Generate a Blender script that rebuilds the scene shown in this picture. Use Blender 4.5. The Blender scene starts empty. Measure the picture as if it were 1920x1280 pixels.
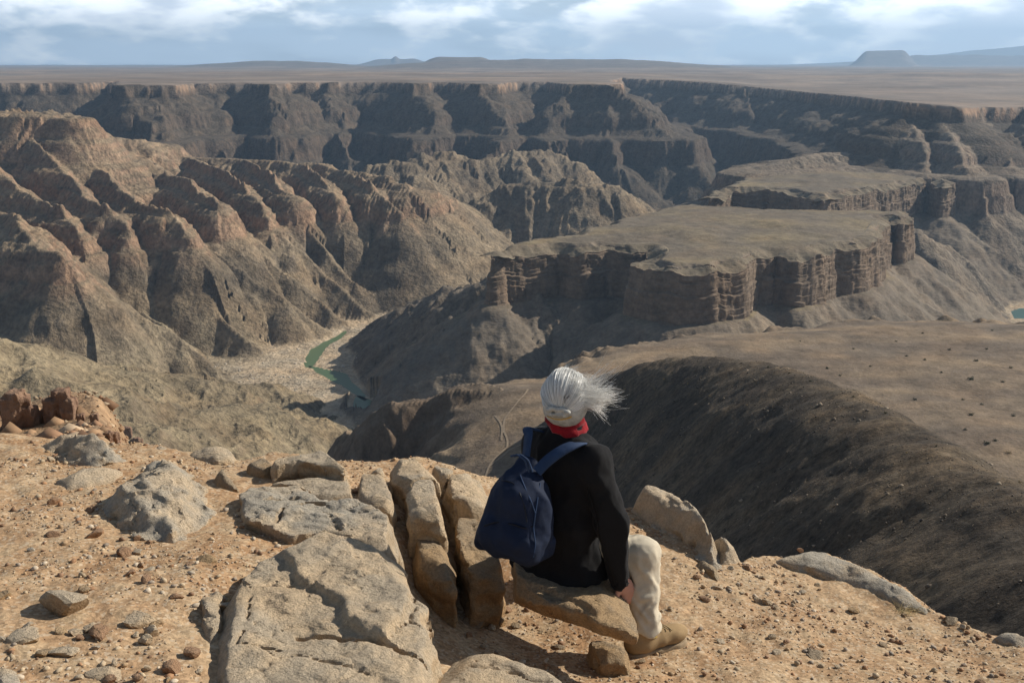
import bpy, bmesh, math, random
import numpy as np
from mathutils import Vector, Matrix

# ------------------------------------------------------------------ camera, sky, sun, exposure
scene = bpy.context.scene
COL = scene.collection
PITCH = math.radians(15.62)
FPX = 1867.0                      # focal length in pixels of the 1920 wide photograph
SUN_EL = math.radians(33.0)
SUN_AZ = math.radians(67.0)       # clockwise from the view direction (+Y), so to the right

cam_data = bpy.data.cameras.new("camera")
cam_data.sensor_width = 36.0
cam_data.lens = 36.0 * FPX / 1920.0
cam_data.clip_start = 0.1
cam_data.clip_end = 200000.0
cam = bpy.data.objects.new("camera", cam_data)
COL.objects.link(cam)
cam.location = (0, 0, 0)
cam.rotation_euler = (math.pi / 2 - PITCH, 0, 0)
scene.camera = cam

sun_vec = Vector((math.sin(SUN_AZ) * math.cos(SUN_EL), math.cos(SUN_AZ) * math.cos(SUN_EL), math.sin(SUN_EL)))
sd = bpy.data.lights.new("sun", 'SUN')
sd.energy = 5.0
sd.angle = math.radians(0.55)
sd.color = (1.0, 0.93, 0.82)
sun = bpy.data.objects.new("sun", sd)
COL.objects.link(sun)
sun.rotation_euler = (-sun_vec).to_track_quat('-Z', 'Y').to_euler()
sun.location = (30, 10, 40)

scene.view_settings.view_transform = 'Standard'
scene.view_settings.look = 'None'
scene.view_settings.exposure = 0.3
scene.view_settings.gamma = 1.0
scene.view_settings.use_curve_mapping = False
scene.cycles.max_bounces = 5
scene.cycles.diffuse_bounces = 3
scene.cycles.glossy_bounces = 2
scene.cycles.transmission_bounces = 2
scene.cycles.volume_bounces = 0
scene.cycles.use_denoising = True
try:
    scene.cycles.denoiser = 'OPENIMAGEDENOISE'
    scene.cycles.denoising_input_passes = 'RGB_ALBEDO_NORMAL'
except Exception:
    pass

world = bpy.data.worlds.new("World")
scene.world = world
world.use_nodes = True
try:
    world.cycles.sampling_method = 'MANUAL'
    world.cycles.sample_map_resolution = 512
except Exception:
    pass


class NT:
    """small helper to write node trees"""
    def __init__(self, tree):
        self.t = tree
        tree.nodes.clear()

    def n(self, kind, **kw):
        nd = self.t.nodes.new(kind)
        for k, v in kw.items():
            if k.startswith('i_'):
                continue
            setattr(nd, k, v)
        return nd

    def link(self, a, b):
        self.t.links.new(a, b)

    def put(self, sock, v):
        if hasattr(v, 'is_output') or isinstance(v, bpy.types.NodeSocket):
            self.t.links.new(v, sock)
        else:
            sock.default_value = v

    def math(self, op, a, b=0.0, c=None, clamp=False):
        nd = self.n('ShaderNodeMath', operation=op, use_clamp=clamp)
        self.put(nd.inputs[0], a)
        self.put(nd.inputs[1], b)
        if c is not None:
            self.put(nd.inputs[2], c)
        return nd.outputs[0]

    def vmath(self, op, a, b=(0, 0, 0)):
        nd = self.n('ShaderNodeVectorMath', operation=op)
        self.put(nd.inputs[0], a)
        if op == 'SCALE':
            self.put(nd.inputs['Scale'], b)
        else:
            self.put(nd.inputs[1], b)
        return nd.outputs[0]

    def noise(self, vec, scale, detail=4, rough=0.55, dist=0.0, color=False):
        nd = self.n('ShaderNodeTexNoise')
        self.put(nd.inputs['Vector'], vec)
        nd.inputs['Scale'].default_value = scale
        nd.inputs['Detail'].default_value = detail
        nd.inputs['Roughness'].default_value = rough
        nd.inputs['Distortion'].default_value = dist
        return nd.outputs['Color' if color else 'Fac']

    def voro(self, vec, scale, feature='F1', out='Distance', rnd=1.0):
        nd = self.n('ShaderNodeTexVoronoi', feature=feature)
        self.put(nd.inputs['Vector'], vec)
        nd.inputs['Scale'].default_value = scale
        nd.inputs['Randomness'].default_value = rnd
        return nd.outputs[out]

    def ramp(self, f, a, b, va=0.0, vb=1.0, smooth=True):
        nd = self.n('ShaderNodeMapRange', interpolation_type='SMOOTHSTEP' if smooth else 'LINEAR')
        self.put(nd.inputs[0], f)
        nd.inputs[1].default_value = a
        nd.inputs[2].default_value = b
        nd.inputs[3].default_value = va
        nd.inputs[4].default_value = vb
        return nd.outputs[0]

    def mix(self, f, a, b, mode='MIX'):
        nd = self.n('ShaderNodeMix', data_type='RGBA', blend_type=mode)
        self.put(nd.inputs[0], f)
        for i, v in ((6, a), (7, b)):
            if isinstance(v, tuple) and len(v) == 3:
                v = (*v, 1.0)
            self.put(nd.inputs[i], v)
        return nd.outputs[2]

    def scalecol(self, c, f):
        return self.vmath('SCALE', c, f)

    def bump(self, h, strength, dist, normal=None):
        nd = self.n('ShaderNodeBump')
        self.put(nd.inputs['Height'], h)
        nd.inputs['Strength'].default_value = strength
        nd.inputs['Distance'].default_value = dist
        if normal is not None:
            self.put(nd.inputs['Normal'], normal)
        return nd.outputs[0]


def build_world():
    N = NT(world.node_tree)
    tc = N.n('ShaderNodeTexCoord')
    d = tc.outputs['Generated']
    sky = N.n('ShaderNodeTexSky', sky_type='NISHITA')
    sky.sun_disc = False
    sky.sun_elevation = SUN_EL
    sky.sun_rotation = SUN_AZ
    sky.altitude = 800
    sky.air_density = 1.0
    sky.dust_density = 1.2
    sky.ozone_density = 1.5
    sep = N.n('ShaderNodeSeparateXYZ')
    N.link(d, sep.inputs[0])
    z = sep.outputs[2]
    # clouds: layered noise on the sky direction
    big = N.noise(N.vmath('MULTIPLY', d, (1.0, 1.0, 3.6)), 5.5, 5, 0.5, 0.15)
    puff = N.noise(N.vmath('MULTIPLY', d, (1.0, 1.0, 2.4)), 16.0, 7, 0.54, 0.1)
    soft = N.noise(N.vmath('MULTIPLY', d, (1.0, 1.0, 5.0)), 7.0, 3, 0.5, 0.1)
    above = N.ramp(z, -0.012, 0.002)
    cov = N.math('ADD', N.math('MULTIPLY', big, 0.55), N.math('MULTIPLY', puff, 0.45))
    # seen from the side near the horizon the clouds close up, overhead they stand apart
    cov = N.math('ADD', cov, N.ramp(z, 0.05, 0.28, 0.0, -0.15))
    cov = N.math('ADD', cov, N.ramp(z, 0.0, 0.05, -0.03, 0.05))
    cmask = N.math('MULTIPLY', N.ramp(cov, 0.455, 0.575), above)
    shade = N.ramp(N.math('ADD', N.math('MULTIPLY', big, 0.8), N.math('MULTIPLY', soft, 0.2)), 0.50, 0.60)
    wmask = N.math('MULTIPLY', above, N.math('MULTIPLY', N.ramp(soft, 0.30, 0.62, 0.6, 1.0), N.ramp(z, 0.0, 0.16, 0.92, 0.03)))
    veil = N.mix(wmask, sky.outputs[0], (22.5, 26.5, 31.0))
    ccol = N.mix(shade, (44.0, 44.0, 43.0), (21.0, 22.5, 25.0))
    out = N.mix(N.math('MULTIPLY', cmask, 0.9), veil, ccol)
    bg = N.n('ShaderNodeBackground')
    N.link(out, bg.inputs[0])
    bg.inputs[1].default_value = 0.05
    wo = N.n('ShaderNodeOutputWorld')
    N.link(bg.outputs[0], wo.inputs[0])


build_world()

# ------------------------------------------------------------------ numeric helpers
F32 = np.float32


def smooth(a, b, x):
    t = np.clip((x - a) / (b - a), 0, 1)
    return t * t * (3 - 2 * t)


_perm = {}


def _table(seed):
    if seed not in _perm:
        r = np.random.RandomState(seed)
        p = r.permutation(256)
        g = r.uniform(0, 2 * np.pi, 256)
        v = r.normal(size=(256, 3))
        v /= np.linalg.norm(v, axis=1)[:, None]
        _perm[seed] = (np.concatenate([p, p, p[:2]]).astype(np.int32), np.cos(g).astype(F32), np.sin(g).astype(F32), v.astype(F32))
    return _perm[seed]


def pn2(x, y, seed=0):
    p, gc, gs, _ = _table(seed)
    xi = np.floor(x); yi = np.floor(y)
    fx = (x - xi).astype(F32); fy = (y - yi).astype(F32)
    xi = xi.astype(np.int32) & 255; yi = yi.astype(np.int32) & 255
    u = fx * fx * fx * (fx * (fx * 6 - 15) + 10)
    v = fy * fy * fy * (fy * (fy * 6 - 15) + 10)
    a = p[xi]; b = p[xi + 1]
    h = p[a + yi]; n00 = gc[h] * fx + gs[h] * fy
    h = p[b + yi]; n10 = gc[h] * (fx - 1) + gs[h] * fy
    h = p[a + yi + 1]; n01 = gc[h] * fx + gs[h] * (fy - 1)
    h = p[b + yi + 1]; n11 = gc[h] * (fx - 1) + gs[h] * (fy - 1)
    n0 = n00 + u * (n10 - n00); n1 = n01 + u * (n11 - n01)
    return (n0 + v * (n1 - n0)) * 1.5


def pn3(x, y, z, seed=0):
    p, _, _, g = _table(seed)
    xi = np.floor(x); yi = np.floor(y); zi = np.floor(z)
    fx = (x - xi).astype(F32); fy = (y - yi).astype(F32); fz = (z - zi).astype(F32)
    xi = xi.astype(np.int32) & 255; yi = yi.astype(np.int32) & 255; zi = zi.astype(np.int32) & 255
    f = lambda t: t * t * t * (t * (t * 6 - 15) + 10)
    u, v, w = f(fx), f(fy), f(fz)
    r = 0
    for i in (0, 1):
        wx = u if i else 1 - u
        a = p[xi + i]
        for j in (0, 1):
            wy = v if j else 1 - v
            b = p[a + yi + j]
            for k in (0, 1):
                wz = w if k else 1 - w
                h = p[(b + zi + k) & 511] if False else p[b + zi + k]
                gg = g[h]
                r = r + wx * wy * wz * (gg[..., 0] * (fx - i) + gg[..., 1] * (fy - j) + gg[..., 2] * (fz - k))
    return r * 1.4


def fbm2(x, y, octv=4, seed=0, gain=0.5):
    s = 0; a = 1.0
    for i in range(octv):
        s = s + a * pn2(x * 2 ** i, y * 2 ** i, seed + i)
        a *= gain
    return s


def ridged2(x, y, octv=4, seed=0, gain=0.5):
    s = 0; a = 1.0; n = 0
    for i in range(octv):
        s = s + a * (1 - 2 * np.abs(pn2(x * 2 ** i, y * 2 ** i, seed + i)))
        n += a; a *= gain
    return s / n


def fbm3(x, y, z, octv=4, seed=0, gain=0.5):
    s = 0; a = 1.0
    for i in range(octv):
        s = s + a * pn3(x * 2 ** i, y * 2 ** i, z * 2 ** i, seed + i)
        a *= gain
    return s


CP, SP = math.cos(PITCH), math.sin(PITCH)


def ray(px, py):
    """direction of the view ray through a pixel of the photograph"""
    u = (px - 960.0) / FPX
    v = (640.0 - py) / FPX
    return np.array([u, CP + v * SP, -SP + v * CP])


def at_z(px, py, z):
    """point where the ray meets the level z"""
    d = ray(px, py)
    return d * (z / d[2])


def at_y(px, py, y):
    d = ray(px, py)
    return d * (y / d[1])


def seg_dist(x, y, pts, closed=False):
    """distance to a polyline, arc length and side of the nearest point, interpolated third column"""
    pts = np.asarray(pts, dtype=np.float64)
    n = len(pts)
    best = np.full(x.shape, 1e18, F32); hh = np.zeros(x.shape, F32); ss = np.zeros(x.shape, F32); side = np.zeros(x.shape, F32)
    acc = 0.0
    for i in range(n if closed else n - 1):
        a = pts[i]; b = pts[(i + 1) % n]
        ex, ey = b[0] - a[0], b[1] - a[1]
        L2 = ex * ex + ey * ey + 1e-9; L = math.sqrt(L2)
        px = x - F32(a[0]); py = y - F32(a[1])
        t = np.clip((px * F32(ex) + py * F32(ey)) / F32(L2), 0, 1)
        dx = px - t * F32(ex); dy = py - t * F32(ey)
        d = dx * dx + dy * dy
        m = d < best
        best = np.where(m, d, best)
        ss = np.where(m, t * F32(L) + F32(acc), ss)
        side = np.where(m, np.sign(F32(ex) * py - F32(ey) * px), side)
        if pts.shape[1] > 2:
            hh = np.where(m, F32(a[2]) + t * F32(b[2] - a[2]), hh)
        acc += L
    return np.sqrt(best), ss, side, hh


def seg_max(x, y, pts, k, w):
    """height of a ridge: highest of the slopes that fall away from its segments"""
    best = np.full(x.shape, -1e9, F32); dd = np.zeros(x.shape, F32); ss = np.zeros(x.shape, F32); side = np.zeros(x.shape, F32)
    acc = 0.0
    for a, b in zip(pts[:-1], pts[1:]):
        ex, ey = b[0] - a[0], b[1] - a[1]
        L2 = ex * ex + ey * ey + 1e-9; L = math.sqrt(L2)
        px = x - F32(a[0]); py = y - F32(a[1])
        t = np.clip((px * F32(ex) + py * F32(ey)) / F32(L2), 0, 1)
        d = np.hypot(px - t * F32(ex), py - t * F32(ey))
        h = F32(a[2]) + t * F32(b[2] - a[2]) - F32(k) * np.maximum(d - F32(w), 0)
        m = h > best
        best = np.where(m, h, best); dd = np.where(m, d, dd)
        ss = np.where(m, t * F32(L) + F32(acc), ss)
        side = np.where(m, np.sign(F32(ex) * py - F32(ey) * px), side)
        acc += L
    return best, dd, ss, side


def inside(x, y, pts):
    c = np.zeros(x.shape, bool)
    n = len(pts)
    for i in range(n):
        x1, y1 = pts[i][0], pts[i][1]
        x2, y2 = pts[(i + 1) % n][0], pts[(i + 1) % n][1]
        if y1 == y2:
            continue
        m = (y1 > y) != (y2 > y)
        c ^= m & (x < (x2 - x1) * (y - y1) / (y2 - y1) + x1)
    return c


def poly_sd(x, y, pts):
    d, s, side, h = seg_dist(x, y, pts, True)
    return np.where(inside(x, y, pts), -d, d), s


def mesh_obj(name, verts, faces, mat=None, parent=None, smooth_shade=True, cols=None):
    """faces: (n,3) or (n,4) int array or list"""
    me = bpy.data.meshes.new(name)
    if isinstance(faces, np.ndarray):
        v = np.ascontiguousarray(verts, dtype=np.float32)
        k = faces.shape[1]
        me.vertices.add(len(v)); me.vertices.foreach_set('co', v.ravel())
        me.loops.add(faces.size); me.loops.foreach_set('vertex_index', np.ascontiguousarray(faces, dtype=np.int32).ravel())
        me.polygons.add(len(faces)); me.polygons.foreach_set('loop_start', np.arange(0, faces.size, k, dtype=np.int32))
        me.update(calc_edges=True)
    else:
        me.from_pydata([tuple(p) for p in verts], [], faces)
        me.update()
    if smooth_shade:
        me.polygons.foreach_set('use_smooth', np.ones(len(me.polygons), dtype=bool))
    if cols is not None:
        at = me.color_attributes.new("tint", 'FLOAT_COLOR', 'POINT')
        c = np.ones((len(verts), 4), np.float32); c[:, :cols.shape[1]] = cols
        at.data.foreach_set('color', c.ravel())
    ob = bpy.data.objects.new(name, me)
    COL.objects.link(ob)
    if mat is not None:
        me.materials.append(mat)
    if parent is not None:
        ob.parent = parent
    return ob


def tag(o, label=None, cat=None, group=None, kind=None):
    if label: o['label'] = label
    if cat: o['category'] = cat
    if group: o['group'] = group
    if kind: o['kind'] = kind
    return o


def new_mat(name):
    m = bpy.data.materials.new(name)
    m.use_nodes = True
    N = NT(m.node_tree)
    out = N.n('ShaderNodeOutputMaterial')
    bs = N.n('ShaderNodeBsdfPrincipled')
    N.link(bs.outputs[0], out.inputs[0])
    return m, N, bs

# ------------------------------------------------------------------ the canyon
RIVER_Z = -500.0
# stratified rock: smooth "base" height -> real height with cliff bands and benches
TB = np.array([-900, -470, -440, -425, -234, -228, -222, -216, -165, -120, -110, -30, -11, 0, 60, 2000.])
TZ = np.array([-502, -501, -500, -497, -342, -306, -299, -268, -256, -228, -198, -134, -126, -82, -76, 1900.])


# softer, more broken strata for the eroded spurs on the left
SB = np.array([-900, -500, -480, -390, -372, -322, -306, -266, -250, -208, -195, -152, -140, 2000.])
SZ = np.array([-503, -500, -497, -402, -376, -330, -304, -270, -248, -213, -193, -152, -132, 2008.])
MAPS = {'T': (TB, TZ), 'S': (SB, SZ), 'L': (np.array([-2000., 2000.]), np.array([-2000., 2000.]))}


def T(b, k='T'):
    return np.interp(b, *MAPS[k]).astype(F32)


def Ti(z, k='T'):
    return float(np.interp(z, MAPS[k][1], MAPS[k][0]))


def PZ(*pts, k='T'):
    """pixel + real height -> plan position with base height"""
    r = []
    for px, py, z in pts:
        p = at_z(px, py, z)
        r.append((p[0], p[1], Ti(z, k)))
    return r


def PS(*pts):
    return PZ(*pts, k='S')


def PL(*pts):
    return PZ(*pts, k='L')


def PN(*pts):
    r = []
    for px, py, z in pts:
        p = at_z(px, py, z)
        r.append((p[0], p[1], z))
    return r


def PD(*pts):
    """pixel column + forward distance + real height"""
    return [((px - 960.0) / FPX * y * 0.98, y, Ti(z)) for px, y, z in pts]


# far plateau: rim line from left to right (column, distance)
RIM = [(-900, 3600), (-300, 3900), (0, 4300), (100, 4250), (180, 4350), (212, 4700), (235, 3900), (300, 3800), (335, 3850), (370, 4200),
       (470, 4250), (500, 4050), (528, 4080), (560, 4350), (700, 4450), (765, 4350), (790, 4150), (812, 4450), (850, 4400), (885, 4150), (935, 4120), (958, 4500),
       (1010, 4500), (1075, 4050), (1120, 3950), (1160, 4050), (1140, 5000), (1165, 5600), (1230, 5100), (1330, 4700), (1480, 4250), (1600, 3650), (1712, 2980),
       (1700, 2800), (1800, 2750), (1830, 3050), (1920, 3100), (2050, 2750), (2500, 2300), (3200, 2000)]
FAR_POLY = [((px - 960.0) / FPX * y * 0.98, y) for px, y in RIM] + [(9000, 2000), (60000, 6000), (60000, 60000), (-60000, 60000), (-60000, 3600)]

MESA_POLY = [p[:2] for p in PZ((922, 474, -268), (945, 468, -268), (1000, 464, -268), (1050, 460, -268), (1090, 466, -268), (1140, 460, -268), (1185, 464, -268), (1215, 460, -268), (1222, 470, -268),
                               (1182, 486, -268), (1215, 495, -268), (1262, 503, -268), (1340, 500, -268), (1398, 490, -268), (1420, 474, -268), (1455, 468, -268), (1495, 476, -268),
                               (1530, 470, -268), (1560, 458, -268), (1618, 456, -268), (1650, 441, -268), (1668, 405, -268), (1692, 412, -268), (1716, 404, -268), (1700, 394, -268), (1640, 392, -268),
                               (1480, 391, -268), (1340, 384, -268), (1290, 379, -268), (1180, 402, -268), (1090, 425, -268), (1070, 440, -268), (1000, 443, -268), (940, 456, -268))]
REAR_POLY = [p[:2] for p in PZ((1332, 368, -268), (1370, 352, -268), (1440, 352, -268), (1530, 366, -268), (1545, 372, -268), (1600, 358, -268), (1650, 350, -268), (1700, 343, -268), (1742, 335, -268), (1770, 345, -268), (1790, 340, -268),
                               (1770, 328, -268), (1700, 318, -268), (1600, 312, -268), (1480, 318, -268), (1400, 330, -268), (1350, 352, -268))]
TERR_POLY = [p[:2] for p in PN((880, 900, -200), (888, 860, -200), (905, 800, -200), (925, 760, -200), (905, 722, -200), (925, 700, -200), (1000, 694, -200), (1062, 690, -200),
                               (1120, 660, -200), (1180, 634, -200), (1300, 622, -200), (1420, 612, -200), (1500, 604, -200), (1640, 588, -200), (1800, 588, -200), (1920, 592, -200), (2400, 600, -200), (3400, 900, -200), (1500, 1300, -200), (900, 1250, -200), (870, 1000, -200))]


def ridge(pts, k, w=0.0, amp=0.0, lam=60.0, seed=0, kk=None, reg=0, dm=45.0):
    return dict(pts=pts, k=k, w=w, amp=amp, lam=lam, seed=seed, kk=kk, reg=reg, dm=dm, map={1: 'S', 2: 'L', 4: 'L'}.get(reg, 'T'))


RIDGES = []
# --- left hand side of the canyon: bench, crest and the spurs that run down to the river
LSP = 1
RIDGES += [
    ridge(PS((-500, 190, -118), (-200, 205, -122), (-40, 215, -126), (60, 222, -128), (140, 232, -140)), 0.95, 60, 18, 60, 11, reg=LSP),
    ridge(PS((60, 226, -130), (120, 240, -150), (200, 254, -190), (262, 262, -205), (312, 268, -222), (330, 292, -258)), 0.92, 10, 18, 50, 12, reg=LSP),
    ridge(PS((330, 292, -258), (420, 300, -262), (520, 306, -264), (600, 313, -264), (640, 322, -266), (700, 334, -268), (760, 348, -272), (820, 364, -300), (856, 378, -345)), 0.72, 8, 12, 55, 13, reg=LSP),
    # spurs: crest, shoulder, cliff, foot
    ridge(PS((-260, 330, -210), (-120, 390, -262), (0, 400, -264), (50, 432, -268), (105, 488, -300), (150, 540, -350), (250, 592, -398), (330, 640, -440), (400, 688, -480)), 1.05, 3, 14, 46, 21, reg=LSP),
    ridge(PS((-60, 258, -150), (0, 330, -228), (60, 368, -258), (115, 392, -266), (132, 440, -300), (150, 470, -335), (200, 540, -395), (300, 610, -445)), 1.08, 2, 15, 44, 22, reg=LSP),
    ridge(PS((60, 262, -170), (120, 330, -238), (165, 372, -262), (200, 392, -268), (240, 440, -305), (262, 478, -345), (330, 532, -395), (400, 578, -430), (480, 640, -478)), 1.08, 2, 15, 44, 23, reg=LSP),
    ridge(PS((140, 268, -190), (215, 345, -255), (262, 382, -266), (310, 395, -270), (350, 432, -300), (390, 468, -345), (465, 512, -385), (530, 560, -430), (590, 605, -475)), 1.08, 2, 15, 44, 24, reg=LSP),
    ridge(PS((250, 285, -240), (310, 320, -256), (365, 352, -266), (405, 385, -272), (440, 430, -320), (490, 470, -362), (555, 525, -415), (620, 585, -470)), 1.08, 2, 15, 44, 25, reg=LSP),
    ridge(PS((360, 295, -258), (420, 325, -264), (462, 350, -268), (500, 415, -315), (545, 462, -362), (600, 505, -410), (680, 575, -475)), 1.08, 2, 15, 44, 26, reg=LSP),
    ridge(PS((460, 302, -262), (510, 330, -266), (545, 365, -276), (560, 415, -330), (612, 480, -390), (670, 530, -440), (720, 562, -478)), 1.08, 2, 15, 44, 27, reg=LSP),
    ridge(PS((560, 310, -264), (605, 332, -267), (630, 375, -290), (645, 420, -345), (692, 480, -402), (742, 545, -470)), 1.08, 2, 15, 44, 28, reg=LSP),
    ridge(PS((650, 325, -266), (700, 352, -270), (760, 395, -312), (800, 430, -365), (825, 470, -410), (850, 520, -460)), 1.08, 2, 15, 44, 29, reg=LSP),
    ridge(PS((740, 345, -270), (800, 375, -320), (860, 415, -372), (900, 450, -415), (930, 490, -455)), 1.08, 2, 15, 44, 30, reg=LSP),
    ridge(PS((-300, 470, -300), (-120, 520, -340), (0, 590, -395), (60, 630, -430), (120, 670, -465)), 0.75, 2, 11, 46, 31, reg=LSP),
]
# --- rugged basement hills in the middle distance
RUG = 2
RIDGES += [
    ridge(PL((850, 398, -380), (905, 372, -345), (960, 351, -318), (1040, 343, -306), (1100, 346, -308), (1150, 356, -322), (1190, 374, -352), (1215, 392, -400)), 0.85, 2, 18, 48, 41, reg=RUG),
    ridge(PL((980, 352, -320), (1000, 392, -385), (985, 430, -440)), 0.85, 2, 16, 42, 42, reg=RUG),
    ridge(PL((1090, 350, -312), (1080, 392, -385), (1060, 425, -440)), 0.85, 2, 16, 42, 43, reg=RUG),
    ridge(PL((690, 312, -290), (760, 308, -285), (800, 296, -274), (850, 294, -274), (900, 305, -295), (935, 300, -290), (960, 290, -276), (1020, 286, -276), (1075, 306, -310), (1095, 330, -360)), 0.88, 2, 18, 55, 44, reg=RUG),
    ridge(PL((850, 296, -280), (880, 330, -350), (900, 360, -410)), 0.88, 2, 18, 45, 45, reg=RUG),
    ridge(PL((960, 292, -280), (975, 325, -350), (985, 350, -400)), 0.88, 2, 18, 45, 46, reg=RUG),
    ridge(PL((760, 308, -285), (780, 335, -340), (800, 352, -390)), 0.88, 2, 18, 45, 47, reg=RUG),
]
# --- far wall spurs
WAL = 3
RIDGES += [
    ridge(PD((500, 4080, -80), (512, 3900, -140), (515, 3780, -215), (508, 3650, -300), (500, 3500, -420)), 0.95, 3, 20, 80, 51, reg=WAL),
    ridge(PD((790, 4150, -80), (800, 3950, -150), (810, 3800, -235), (800, 3700, -262), (780, 3600, -300), (760, 3450, -420)), 0.92, 5, 20, 80, 52, reg=WAL),
    ridge(PD((900, 4150, -80), (925, 3950, -140), (945, 3800, -215), (950, 3650, -262), (930, 3560, -268), (910, 3480, -330), (880, 3300, -430)), 0.88, 6, 20, 80, 53, reg=WAL),
    ridge(PD((1100, 4000, -80), (1170, 3860, -105), (1200, 3780, -140), (1235, 3700, -205), (1285, 3620, -262), (1300, 3580, -275), (1325, 3480, -350), (1352, 3380, -425), (1375, 3320, -470)), 0.92, 6, 18, 80, 54, reg=WAL),
    ridge(PD((1080, 4050, -80), (1050, 3850, -150), (1040, 3700, -245), (1040, 3600, -266), (1050, 3450, -370)), 0.92, 6, 20, 80, 55, reg=WAL),
    ridge(PD((1120, 3950, -90), (1130, 3750, -180), (1150, 3600, -262), (1160, 3450, -340), (1180, 3300, -440)), 0.92, 4, 20, 80, 56, reg=WAL),
    ridge(PD((250, 3900, -80), (275, 3650, -150), (290, 3500, -235), (300, 3350, -264), (310, 3250, -290), (330, 3100, -400)), 0.88, 25, 20, 80, 57, reg=WAL),
    ridge(PD((180, 3600, -262), (240, 3380, -264), (300, 3300, -266)), 0.92, 60, 14, 60, 58, reg=WAL),
    ridge(PD((620, 4400, -80), (630, 4150, -170), (640, 3950, -262), (650, 3750, -345), (640, 3500, -450)), 0.95, 3, 20, 80, 59, reg=WAL),
    ridge(PD((400, 4200, -85), (410, 3950, -180), (420, 3750, -264), (425, 3550, -350), (430, 3350, -450)), 0.95, 3, 20, 80, 60, reg=WAL),
    ridge(PD((1400, 4450, -85), (1400, 4200, -190), (1390, 4000, -262), (1400, 3800, -340), (1410, 3600, -440)), 0.95, 3, 20, 80, 61, reg=WAL),
]
# --- right hand wall
RW = 7
RIDGES += [
    ridge(PD((1705, 2850, -84), (1712, 2700, -150), (1735, 2560, -215), (1755, 2440, -262), (1775, 2390, -300), (1785, 2360, -340)), 0.95, 4, 14, 45, 71, reg=RW),
    ridge(PD((1760, 2780, -84), (1785, 2620, -160), (1815, 2480, -225), (1850, 2400, -266), (1868, 2330, -340)), 0.95, 4, 14, 45, 72, reg=RW),
    ridge(PD((1835, 3040, -84), (1865, 2760, -160), (1900, 2560, -225), (1950, 2480, -266), (1975, 2420, -330)), 0.95, 4, 14, 45, 73, reg=RW),
    ridge(PD((1920, 3000, -84), (1960, 2700, -170), (2010, 2560, -250), (2050, 2480, -330)), 0.95, 4, 14, 45, 74, reg=RW),
    ridge(PZ((1440, 308, -246), (1530, 288, -232), (1600, 276, -222), (1636, 267, -214), (1690, 280, -226), (1740, 300, -250)), 0.55, 3, 12, 45, 75, reg=RW),
]
# --- aprons under the mesas
APR = 4
RIDGES += [
    ridge(PL((960, 540, -345), (915, 528, -345), (840, 544, -376), (740, 580, -432), (650, 648, -494)), 0.80, 4, 18, 60, 81, reg=APR),
    ridge(PL((1000, 560, -345), (960, 610, -400), (880, 670, -455), (830, 700, -480)), 0.82, 3, 18, 55, 82, reg=APR),
    ridge(PL((1180, 565, -342), (1090, 640, -405), (1010, 700, -455)), 0.82, 3, 18, 55, 83, reg=APR),
    ridge(PL((1690, 470, -345), (1760, 520, -410), (1850, 570, -470), (1890, 592, -495)), 0.85, 3, 14, 50, 84, reg=APR),
    ridge(PL((1725, 440, -345), (1800, 480, -405), (1860, 520, -460)), 0.85, 3, 14, 50, 85, reg=APR),
    ridge(PL((1780, 390, -345), (1830, 440, -420), (1870, 480, -480)), 0.85, 3, 14, 50, 86, reg=APR),
    ridge(PL((1800, 370, -330), (1880, 400, -390), (1950, 440, -450)), 0.85, 3, 14, 50, 87, reg=APR),
]
# --- low brown hills on our side of the river (real heights)
LOW = 6
NEARR = [
    ridge(PN((-500, 600, -250), (-150, 622, -300), (0, 642, -335), (110, 664, -362), (210, 690, -388), (340, 706, -415), (450, 722, -448), (500, 752, -482)), 0.52, 6, 14, 60, 91, reg=LOW),
    ridge(PN((60, 760, -330), (180, 790, -360), (300, 800, -395), (370, 772, -412), (440, 757, -424), (505, 776, -454), (560, 806, -482)), 0.55, 6, 14, 50, 92, reg=LOW),
    ridge(PN((60, 690, -330), (150, 720, -350), (230, 750, -380), (300, 775, -408)), 0.6, 4, 14, 50, 93, reg=LOW),
]
CRAG = PN((925, 725, -203), (868, 726, -204), (815, 736, -208), (755, 754, -214), (715, 772, -222), (684, 794, -236), (668, 815, -252))
HILL = PN((1150, 706, -166), (1210, 688, -150), (1300, 676, -134), (1450, 690, -112), (1600, 752, -92), (1720, 826, -79), (1850, 925, -67), (1960, 1030, -57), (2250, 1300, -44), (2700, 1600, -30))
RIVER_LINE = [tuple(at_z(px, py, RIVER_Z)[:2]) for px, py in ((800, 560), (720, 575), (650, 612), (600, 650), (585, 690), (640, 722), (690, 765), (660, 830), (560, 900))]
RIVER_LINE2 = [tuple(at_z(px, py, RIVER_Z)[:2]) for px, py in ((1800, 452), (1850, 495), (1885, 535), (1920, 580), (1980, 640))]
POOLS = [
    [(571, 672), (580, 655), (600, 643), (632, 627), (650, 617), (655, 622), (636, 636), (612, 652), (600, 668), (590, 682), (577, 690)],
    [(582, 687), (604, 690), (628, 694), (650, 701), (668, 719), (690, 741), (680, 748), (657, 735), (640, 722), (612, 708), (590, 697)],
    [(659, 752), (668, 741), (690, 746), (712, 758), (706, 772), (690, 782), (662, 772)],
    [(1893, 583), (1912, 577), (1945, 580), (1945, 596), (1900, 597)],
]
POOLS_XY = [[tuple(at_z(px, py, RIVER_Z)[:2]) for px, py in p] for p in POOLS]


def mesa_top(x, y, sd, w1, fine):
    return -216 + np.minimum(-sd * 0.25, 60) * 0.55 * (0.7 + 0.6 * w1) - 2 + fine * 1.2


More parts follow.
